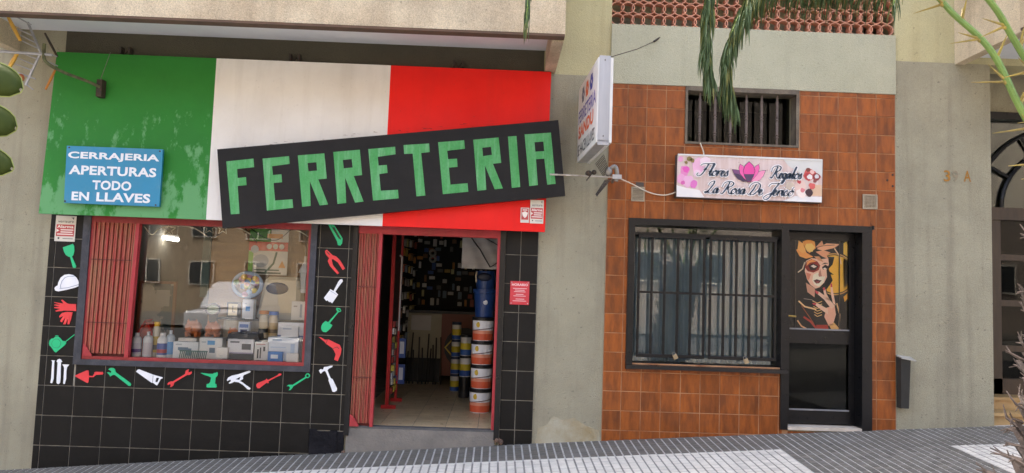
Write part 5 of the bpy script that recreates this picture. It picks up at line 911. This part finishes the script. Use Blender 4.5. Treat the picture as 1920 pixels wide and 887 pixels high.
for k, (body, band, lb) in enumerate((('1b1b1e', '2b2b30', 'black paint can on the floor beside the bucket stack'), ('d8d8d4', '2f58a4', 'white, yellow and blue paint can, middle of its stack'), ('d6d6d0', '3766b0', 'white, yellow and blue paint can, topmost of its stack'))):
    e = empty('paint_can', (-.37, 2.15, zc), lb, 'can', 'paint cans behind the buckets'); h = .27
    put('tub', M().lathe(-.37, 2.15, [(.07, zc), (.073, zc+h*.88)], 16), flat(body, .35), e, smooth=True); put('lid', M().lathe(-.37, 2.15, [(.076, zc+h*.88), (.074, zc+h)], 16), flat('17171a'), e, smooth=True)
    put('label_band', M().lathe(-.37, 2.15, [(.0735, zc+.01), (.0738, zc+h*.3)], 16), flat(band), e, smooth=True)
    if k: put('yellow_band', M().lathe(-.37, 2.15, [(.0738, zc+h*.3), (.074, zc+h*.6)], 16), flat('d8c22c'), e, smooth=True)
    zc += h
zc = .096
for k in range(4):
    e = empty('paint_can', (-.53, 2.75, zc), ['lowest', 'second lowest', 'third lowest', 'topmost'][k]+' small yellow and blue can in the far stack', 'can', 'small cans in the far stack'); h = .235
    put('tub', M().lathe(-.53, 2.75, [(.062, zc), (.062, zc+h*.85)], 14), flat('d8d6cc'), e, smooth=True); put('lid', M().lathe(-.53, 2.75, [(.064, zc+h*.85), (.064, zc+h)], 14), flat('26324a'), e, smooth=True); put('yellow_band', M().lathe(-.53, 2.75, [(.0625, zc+h*.25), (.0625, zc+h*.6)], 14), flat('d2bb30'), e, smooth=True); put('label_band', M().lathe(-.53, 2.75, [(.0625, zc+.004), (.0625, zc+h*.25)], 14), flat('2f58a4'), e, smooth=True); zc += h
# hanging grey cover
cv = empty('hanging_cover', (-.2, .75, 1.65), 'grey fabric cover hanging at the top right of the doorway', 'cover'); r = (-0.402,-0.003,1.731,2.149); b = M(); n = 14
for j in range(n+1):
    for i in range(n+1): x = r[0]+(r[1]+.06-r[0])*i/n; z = r[2]+(r[3]+.2-r[2])*j/n; b.v.append((x, .75+.02*math.sin(i*.9+j*.5)+.012*math.sin(j*1.7-i*.6), z))
for j in range(n):
    for i in range(n): a = j*(n+1)+i; b.f.append((a, a+1, a+n+2, a+n+1))
put('cloth', b, mat('grey_cloth', C('a6a4a4'), .8, C('969494'), 4, (1, 1, 3)), cv, smooth=True); put('strap', M().tube([(-0.338,0.71,2.122), (-0.199,0.71,1.947), (-0.078,0.71,1.753), (0.009,0.71,1.81)], .008, 5).tube([(-0.16,0.71,2.165), (-0.169,0.71,2.092), (0.002,0.71,2.002)], .007, 5), flat('26262a'), cv)
# red display rack on the left of the doorway
rk2 = empty('display_rack', (-1.2, 1.4, .096), 'red footed display rack with packets just inside the doorway', 'rack'); rr = flat('b01a1c', .4)
put('post', M().box(-1.235, -1.195, 1.08, 1.12, .096, 2.3), rr, rk2); put('post', M().box(-1.205, -1.175, 1.63, 1.67, .096, 2.2), rr, rk2)
for y in (1.06, 1.62): put('foot', M().box(-1.28+(.03 if y > 1.5 else 0), -1.11, y, y+.05, .096, .135), rr, rk2)
put('panel', M().box(-1.215, -1.20, 1.12, 1.63, .2, 2.2), flat('33312e'), rk2); put('rail', M().tube([(-1.13, 1.2, .98), (-1.13, 1.2, 1.85), (-1.16, 1.2, 1.87)], .012, 6), alu, rk2)
pk = random.Random(21)
for k in range(22):
    z = .25+.085*(k % 10)+pk.uniform(0, .02); y = 1.16+.15*(k//10)+pk.uniform(0, .03); put('packet', M().box(-1.198, -1.165-pk.uniform(0, .02), y, y+.1, z, z+.065), flat(pk.choice(('b9b9bd', '7a6f2c', '27407e', '8d2a26', 'a8a49a', '4a4a4c', 'c0b040'))), rk2)
for z in (.30, .62): put('blue_packet', M().box(-1.19, -1.10, 1.70, 1.74, z, z+.24), flat('2c4a8c'), rk2); put('packet_print', M().box(-1.17, -1.12, 1.698, 1.70, z+.05, z+.2), flat('c4c8d0'), rk2)
# counter
ct = empty('shop_counter', (-.8, 4.0, .096), 'cream and brown counter at the back of the hardware shop', 'counter')
put('cream_front', M().box(-1.45, -.80, 3.6, 3.62, .45, 1.12), flat('a59e86'), ct); put('brown_front', M().box(-.80, -.25, 3.58, 3.62, .2, 1.12), flat('7a3a22'), ct); put('counter_top', M().box(-1.45, -.2, 3.55, 4.1, 1.12, 1.16), flat('2a2724'), ct); put('plinth', M().box(-1.45, -.8, 3.61, 3.63, .096, .45), flat('1d1b1a'), ct)
plate('dark_disc', [circ(-.45, .62, .3, 22)], 3.578, flat('1e1a18'), ct, .002); put('notice', M().box(-1.246, -0.953, 3.5, 3.503, 0.868, 1.088), flat('b7b4ae', .4), ct)
dm = empty('warning_diamond', (-.6, 3.3, .6), 'yellow bordered diamond panel before the counter', 'sign'); c = (-0.588,0.64); plate('border', [[(c[0]-.14, c[1]), (c[0], c[1]-.16), (c[0]+.14, c[1]), (c[0], c[1]+.16)], [(c[0]-.115, c[1]), (c[0], c[1]-.13), (c[0]+.115, c[1]), (c[0], c[1]+.13)]], 3.3, flat('c9a832'), dm, .01); plate('field', [[(c[0]-.115, c[1]), (c[0], c[1]-.13), (c[0]+.115, c[1]), (c[0], c[1]+.13)]], 3.303, flat('3d3020'), dm, .006)
gb = random.Random(9); tlb = ['broom handles and long tools standing dark before the counter']
tg = empty('tool_bundle', (-1.2, 3.3, .096), tlb[0], 'tools')
for k in range(12): x = -1.38+.055*k+gb.uniform(-.015, .015); put('handle', M().tube([(x, 3.35, .096), (x+gb.uniform(-.03, .03), 3.4, gb.uniform(.55, .85))], .011, 6), flat(gb.choice(('23211f', '3a2f22', '6a665c', '1d1d1d'))), tg)
sb = put('side_pegboard', M().box(-1.34, -1.31, 1.9, 4.5, .3, 2.7), flat('34322d', .8), inn)
# packaged goods on the back wall and shelves of tins
put('peg_board', M().box(-1.6, .14, 4.55, 4.6, 1.16, 2.8), flat('2b2a26', .8), inn)
gd = random.Random(33); cols = ('d6d3c8', 'b0943c', '3f60a0', '8a6038', 'b4b2ac', 'a84e34', 'c4b97c', '6c7e88', '6a6862', 'e2e0da', 'c88a36')
proto = {}
ORD = ('lowest', 'second', 'third', 'fourth', 'fifth', 'sixth', 'seventh', 'eighth', 'ninth', 'tenth', 'eleventh', 'twelfth')
cname = dict(zip(cols, ('pale grey', 'ochre', 'dark blue', 'brown', 'grey', 'rust red', 'straw coloured', 'slate', 'charcoal', 'white', 'amber')))
for j in range(12):
    for i in range(15):
        if gd.random() < .3: continue
        hx = gd.choice(cols); sz = gd.choice(((.024, .06), (.035, .05), (.018, .08), (.045, .04), (.03, .09)))
        if (hx, sz) not in proto:
            b = M().box(-sz[0], sz[0], -.03, 0, -sz[1]*.8, sz[1]*.5); b.tube([(0, .0, sz[1]*.55), (0, -.05, sz[1]*.55)], .004, 4); me = b.mesh('hanging_packet'); me.materials.append(flat(hx, .45)); proto[(hx, sz)] = me
        o = bpy.data.objects.new('hanging_packet', proto[(hx, sz)]); COL.objects.link(o); o.location = (-1.5+.11*i+gd.uniform(-.03, .03), 4.54, 1.28+.122*j+gd.uniform(-.025, .025)); tag(o, 'small '+cname[hx]+' package in the '+ORD[j]+' row up the dark back wall', 'package', 'packages on the back wall')
for j in range(9):
    for i in range(7):
        hx = gd.choice(cols); sz = (.035, .05)
        if ('s', hx) not in proto:
            b = M().box(0, .03, -.045, .045, -.05, .04); b.tube([(0, 0, .05), (.06, 0, .05)], .004, 4); me = b.mesh('hanging_packet'); me.materials.append(flat(hx, .45)); proto[('s', hx)] = me
        o = bpy.data.objects.new('hanging_packet', proto[('s', hx)]); COL.objects.link(o); o.location = (-1.308, 1.98+.34*i+gd.uniform(-.06, .06), .75+.2*j+gd.uniform(-.04, .04)); tag(o, 'small '+cname[hx]+' package in the '+ORD[j]+' row up the left side board', 'package', 'packages on the side board')
for k, (x, z) in enumerate(((-1.054,2.066), (-1.05,1.966))): o = put('tape_roll', M().tube([(x+.045*math.cos(R(a)), 4.45, z+.045*math.sin(R(a))) for a in range(0, 361, 24)], .02, 6), flat('b5b2aa')); tag(o, ['upper', 'lower'][k]+' white tape roll hanging on the back wall of the shop', 'tape roll', 'tape rolls')

# ================================================================ plants
pal = empty('palm_tree', (2.76, -4.1, gz(2.76, -4.1)), 'young date palm at the right edge with spiny green stalks and shaggy trunk', 'palm')
fib = mat('palm_fibre', C('8b7d72'), .95, C('5a4d45'), 9, (1, 1, .4), bump=.8, bscale=40)
rach = mat('palm_stalk', C('8aa552'), .5, C('6f9448'), 9, (1, 1, 1), bump=.35, bscale=60, grime=.35, gcol=(.24, .26, .08), gscale=9); leaf_m = mat('palm_leaflet', C('667a54'), .5, C('4f6442'), 9, tilevar=.1); leaf_y = mat('palm_leaflet_tip', C('8b8a52'), .6, C('6f7a44'), 9); spine_m = mat('palm_spine', C('b9a24e'), .5, C('8c7a45'), 20)
tb = gz(2.76, -4.1); trunk = put('trunk', M().tube([(2.71, -4.1, tb-.1), (2.76, -4.1, tb+.5), (2.92, -4.1, tb+1.3), (3.05, -4.1, tb+2.0)], [.27, .25, .24, .30], 14), fib, pal, smooth=True)
pr = random.Random(17)
for k in range(230):       # dry leaf bases and fibre around the trunk
    z = tb+.1+1.75*k/230; a = k*2.399; r0 = .23; d = Vector((math.cos(a), math.sin(a), 0)); ln_ = pr.uniform(.1, .24); side = Vector((-d.y, d.x, 0))
    p0 = Vector((2.71+.19*max(0, z-tb)**1.15/1.3, -4.1, z))+d*r0; p1 = p0+d*ln_*.35+Vector((0, 0, ln_*.55))+side*pr.uniform(-.03, .03); p2 = p1+d*ln_*pr.uniform(.1, .5)+Vector((0, 0, ln_*pr.uniform(.0, .5)))+side*pr.uniform(-.05, .05)
    b = M(); ww = pr.uniform(.02, .045)
    b.hexa([p0-side*ww-d*.02, p0+side*ww-d*.02, p0+side*ww+d*.02, p0-side*ww+d*.02, p1-side*ww*.7-d*.01, p1+side*ww*.7-d*.01, p1+side*ww*.7+d*.01, p1-side*ww*.7+d*.01])
    for q in range(4): s0 = p1+side*pr.uniform(-ww, ww)*.7; b.tube([s0-d*.02, s0.lerp(p2, .6)+side*pr.uniform(-.02, .02), p2+side*pr.uniform(-.04, .04)+Vector((0, 0, pr.uniform(-.05, .04)))], [.009, .005, .002], 4)
    put('leaf_base', b, fib, trunk)
def frond(ctrl, base_r, spines, leaf_from, n_leaf, llen, droop, seed):
    """arching rachis with spines near its foot and two rows of leaflets beyond"""
    rg = random.Random(seed); P_ = smooth_path(ctrl, 10); n = len(P_)
    rs = [base_r*(1-.75*i/(n-1))+.001 for i in range(n)]
    fr = put('frond', M().tube(P_, rs, 8), rach, pal, smooth=True)
    cum = [0]
    for i in range(1, n): cum.append(cum[-1]+(P_[i]-P_[i-1]).length)
    tot = cum[-1]
    def at(s):
        s = max(0, min(tot-1e-4, s))
        i = max(k for k in range(n-1) if cum[k] <= s); t = (s-cum[i])/(cum[i+1]-cum[i]); return P_[i].lerp(P_[i+1], t), (P_[i+1]-P_[i]).normalized(), rs[i]
    for s, sd, l_ in spines:
        p, t, r_ = at(s); up_ = Vector((0, 0, 1)); sdv = t.cross(Vector((0, 1, 0))).normalized()
        put('spine_base', M().ball(tuple(p+sdv*sd*r_*.55), .012, .011, .016, 8, 5), spine_m, fr)
        for q in range(2):
            d = (sdv*sd*(.9 if q == 0 else .55)+t*(.35 if q == 0 else .75)+Vector((0, -.35 if q else .3, 0))+Vector((rg.uniform(-.15, .15), rg.uniform(-.3, .3), rg.uniform(-.15, .15)))).normalized()
            put('spine', M().tube([p+d*r_*.6, p+d*(l_*.5), p+d*l_*rg.uniform(.85, 1.1)], [.0075, .005, .0012], 5), spine_m, fr)
    b = M(); by = M()
    for k in range(n_leaf):
        s = leaf_from+(tot-leaf_from)*(k+.5)/n_leaf; p, t, r_ = at(s); f_ = (s-leaf_from)/(tot-leaf_from)
        sdv = t.cross(Vector((0, 0, 1))); sdv = sdv.normalized() if sdv.length > .15 else Vector((0, 1, 0)); nr = sdv.cross(t).normalized()
        for sd in (-1, 1):
            L_ = llen*(1-.55*max(0, f_-.3))*rg.uniform(.75, 1.1); d0 = (t*.8+sdv*sd*rg.uniform(.3, 1.0)+nr*rg.uniform(-.4, .5)).normalized(); a = p; dirn = d0; wv_ = rg.uniform(.0028, .0062); pts = [a]
            for q in range(4): dirn = (dirn+Vector((rg.uniform(-.06, .06), rg.uniform(-.06, .06), -droop*(q+1)*.28))).normalized(); a = a+dirn*L_/4; pts.append(a)
            tgt = by if rg.random() < .2 else b; wd = dirn.cross(Vector((rg.uniform(-.5, .5), 1, rg.uniform(-.3, .3)))).normalized(); n0 = len(tgt.v)
            fold = Vector((0, 1, 0))*.004
            for q, pt_ in enumerate(pts): w2 = wv_*(.6, 1, .9, .6, .08)[q]; tgt.v += [tuple(pt_+wd*w2), tuple(pt_+fold), tuple(pt_-wd*w2)]
            for q in range(4):
                m0 = n0+3*q; tgt.f += [(m0, m0+1, m0+4, m0+3), (m0+1, m0+2, m0+5, m0+4)]
    o = put('leaflets', b, leaf_m, fr); o['kind'] = 'stuff'
    if by.v: o = put('dry_leaflets', by, leaf_y, fr); o['kind'] = 'stuff'
SPL = [(.25+.13*k, (-1 if k % 2 else 1), .17-.004*k) for k in range(11)]
frond([(3.05, -4.05, 1.75), (2.644,-4,2.401), (2.486,-3.95,2.791), (2.321,-3.9,3.004), (2.198,-3.85,3.162), (1.954,-3.8,3.26), (1.668,-3.8,3.23), (1.439,-3.8,3.202), (1.283,-3.8,3.079), (1.192,-3.8,2.872), (1.173,-3.8,2.671), (1.203,-3.8,2.524)], .0175, SPL, 1.78, 300, .28, 1.5, 3)
frond([(3.05, -4.05, 1.75), (2.652,-4.1,2.511), (2.45,-4.15,2.798), (2.288,-4.2,2.975), (2.006,-4.2,3.238), (1.541,-4.2,3.429), (1.182,-4.2,3.306), (0.993,-4.2,3.062), (0.949,-4.2,2.8), (0.954,-4.2,2.62), (0.968,-4.2,2.529)], .0165, SPL, 1.9, 280, .25, 1.6, 5)
frond([(3.05, -4.05, 1.75), (3.11,-3.6,2.78), (3.15,-3.4,3.515), (2.575,-3.3,4.275), (1.455,-3.2,4.631), (0.639,-3.1,4.376), (0.281,-3.1,3.868), (0.158,-3.1,3.517), (0.133,-3.1,3.276), (0.131,-3.1,3.133)], .017, SPL, 1.6, 240, .23, 1.6, 8)
frond([(3.05, -4.05, 1.75), (3.093,-3.7,2.839), (3.108,-3.5,3.532), (2.798,-3.5,3.806), (2.421,-3.5,3.661), (2.264,-3.5,3.431), (2.22,-3.5,3.208)], .016, SPL, 1.45, 130, .21, 1.4, 12)
frond([(3.05, -4.05, 1.75), (2.482,-4.3,2.13), (2.489,-4.4,2.645), (2.685,-4.5,3.22), (3.173,-4.5,3.488), (3.443,-4.5,3.012)], .017, SPL[:8], 1.2, 40, .3, 1.0, 14)
frond([(3.1, -4.1, 1.75), (3.5, -3.9, 2.6), (4.2, -3.6, 3.0), (4.9, -3.4, 2.6)], .024, [], .5, 50, .34, .9, 15)
frond([(3.0, -4.2, 1.75), (3.3, -4.8, 2.7), (3.6, -5.4, 3.1), (3.9, -6.0, 2.7)], .024, [], .5, 50, .34, .9, 16)
frond([(3.05, -4.05, 1.75), (2.797,-4,2.597), (2.643,-4,3.169), (2.236,-4,3.514), (1.742,-4,3.548), (1.415,-4,3.392), (1.268,-4,3.163), (1.208,-4,2.995), (1.193,-4,2.885)], .016, [], 1.7, 220, .24, 1.3, 19)
# broad-leaved plant whose leaves reach in from the left
bp_ = empty('broadleaf_plant', (-2.75, -4.0, gz(-2.75, -4)), 'plant with thick round dark green leaves reaching in at the left edge', 'plant')
lm = mat('thick_leaf', C('44501f'), .6, C('39451b'), 6, bump=.1, bscale=10, spec=.18); lr = mat('leaf_rim', C('a3ab5c'), .4, C('6f7a38'), 8)
put('stem', M().tube([(-2.75, -4.0, gz(-2.75, -4)-.05), (-2.72, -4.02, 1.2), (-2.70, -4.0, 2.9)], [.03, .022, .012], 8), mat('plant_stem', C('5a5a38'), .7, C('46442c'), 8), bp_, smooth=True)
def leaf(tip, root, wid, fold):
    a, b_ = Vector(root), Vector(tip); ax = b_-a; sd = Vector((0, fold, 1)).normalized(); sd = (sd-ax.normalized()*sd.dot(ax.normalized())).normalized(); nn = ax.normalized().cross(sd)
    b = M(); out = []; N_ = 10
    for i in range(N_+1):
        f = i/N_; hw_ = wid*max(.02, 1-abs(2*f-1)**2.6)**.5; c = a+ax*f+nn*(.05*math.sin(math.pi*f)); b.v += [tuple(c+sd*hw_+nn*-.02), tuple(c+sd*hw_*.5), tuple(c), tuple(c-sd*hw_*.5), tuple(c-sd*hw_+nn*-.02)]; out.append((c+sd*hw_-nn*.02, c-sd*hw_-nn*.02))
    for i in range(N_):
        for k in range(4): m0 = i*5+k; b.f.append((m0, m0+1, m0+6, m0+5))
    o = put('leaf', b, lm, bp_, smooth=True); md = o.modifiers.new('thick', 'SOLIDIFY'); md.thickness = .004
    put('leaf_rim', M().tube([p for p, _ in out]+[p for _, p in out[::-1]], .0035, 5), lr, o, smooth=True)
leaf((-2.355,-4,2.397), (-2.597,-4,2.469), .083, .25); leaf((-2.362,-4,2.205), (-2.56,-4.05,2.248), .078, .2); leaf((-2.366,-4,2.006), (-2.6,-4,2.067), .07, .2)
leaf((-2.95, -3.9, 2.2), (-2.72, -4, 2.35), .08, .1); leaf((-2.76, -4.1, 1.8), (-2.72, -4, 1.9), .08, -.1); leaf((-2.7, -3.75, 2.75), (-2.7, -4, 2.8), .07, .4)

# ================================================================ across the street (seen mirrored in the panes)
ob = empty('opposite_building', (-6, -38, -.5), 'tan apartment block across the street mirrored in the shop window', 'building'); om = mat('tan_facade', C('a4937a'), .9, C('96866e'), 2); pm = mat('pink_facade', C('a09488'), .9, C('94887c'), 2)
put('wall', M().box(-60, 4, -46, -38, -5, 15.5), om, ob); wf = flat('d8d2c4'); wg = mat('window_dark', C('3a3d3d'), .5, C('2e3131'), 3, spec=.25)
for j in range(5):
    for i in range(11):
        x = -32+3.3*i; z = 1.2+2.9*j; o = put('window', M().box(x, x+1.5, -38.02, -37.9, z, z+1.5), wf, ob); put('pane', M().box(x+.08, x+.7, -37.9, -37.88, z+.08, z+1.42).box(x+.8, x+1.42, -37.9, -37.88, z+.08, z+1.42), wg, o)
put('cornice', M().box(-60.2, 4.2, -38, -37.7, 15.3, 15.7), wf, ob)
o2 = empty('opposite_building', (16, -30, 0), 'pinkish low block across the street mirrored in the flower shop window', 'building'); put('wall', M().box(5, 75, -40, -30, -3, 14), pm, o2)
for i in range(8): x = 7+3.2*i; o = put('window', M().box(x, x+1.4, -30.02, -29.9, 2.2, 3.8), wf, o2); put('pane', M().box(x+.1, x+1.3, -29.9, -29.88, 2.3, 3.7), wg, o)
vn = empty('parked_van', (-10.5, -19, -.33+.2*gX(-9)), 'white van parked across the street, mirrored in the shop window', 'van'); vz = -.33+.2*gX(-9); vw = flat('dcdde0', .25); vx0 = -12.4
put('body', M().hexa([(vx0, -20, vz+.35), (vx0+4.6, -20, vz+.35), (vx0+4.6, -18.2, vz+.35), (vx0, -18.2, vz+.35), (vx0, -20, vz+1.15), (vx0+4.6, -20, vz+1.0), (vx0+4.6, -18.2, vz+1.0), (vx0, -18.2, vz+1.15)]).hexa([(vx0, -19.95, vz+1.15), (vx0+3.7, -19.95, vz+1.06), (vx0+3.7, -18.25, vz+1.06), (vx0, -18.25, vz+1.15), (vx0+.15, -19.8, vz+1.95), (vx0+2.7, -19.8, vz+1.95), (vx0+2.7, -18.4, vz+1.95), (vx0+.15, -18.4, vz+1.95)]), vw, vn).modifiers.new('round', 'BEVEL').width = .08
put('side_window', M().hexa([(vx0+2.0, -18.27, vz+1.2), (vx0+3.2, -18.27, vz+1.2), (vx0+3.2, -18.24, vz+1.2), (vx0+2.0, -18.24, vz+1.2), (vx0+2.0, -18.37, vz+1.8), (vx0+2.6, -18.37, vz+1.8), (vx0+2.6, -18.34, vz+1.8), (vx0+2.0, -18.34, vz+1.8)]), wg, vn)
for x in (vx0+.9, vx0+3.7):
    for y in (-18.35, -19.85):
        wl = put('wheel', M().tube([(x, y-.1, vz+.32), (x, y+.1, vz+.32)], .32, 18), flat('1b1b1c', .8), vn); put('rim', M().tube([(x, y-.11, vz+.32), (x, y+.11, vz+.32)], .18, 12), alu, wl)
vn.rotation_euler[2] = R(90); vn.location.x = -9.2
put('windscreen', M().hexa([(vx0+3.62, -19.75, vz+1.14), (vx0+3.72, -19.75, vz+1.08), (vx0+3.72, -18.45, vz+1.08), (vx0+3.62, -18.45, vz+1.14), (vx0+2.78, -19.65, vz+1.9), (vx0+2.86, -19.65, vz+1.86), (vx0+2.86, -18.55, vz+1.86), (vx0+2.78, -18.55, vz+1.9)]), wg, vn)
for y in (-19.75, -18.65): put('headlight', M().box(vx0+4.58, vx0+4.66, y, y+.2, vz+.7, vz+.88), flat('e8e8ea', .1), vn)
put('number_plate', M().box(vx0+4.6, vx0+4.65, -19.35, -18.85, vz+.42, vz+.53), flat('e0e0dc'), vn)
zebra = struct(put('road_marking', M(), None, recentre=False)) if False else None
zm = M()
for k in range(10): x = -8+k*1.0; zm.quad((x, -16.5, road_z(x, -16.5)+.006), (x+.5, -16.5, road_z(x+.5, -16.5)+.006), (x+.5, -21, road_z(x+.5, -21)+.006), (x, -21, road_z(x, -21)+.006))
struct(put('zebra_crossing', zm, flat('c9c9c6', .8)))
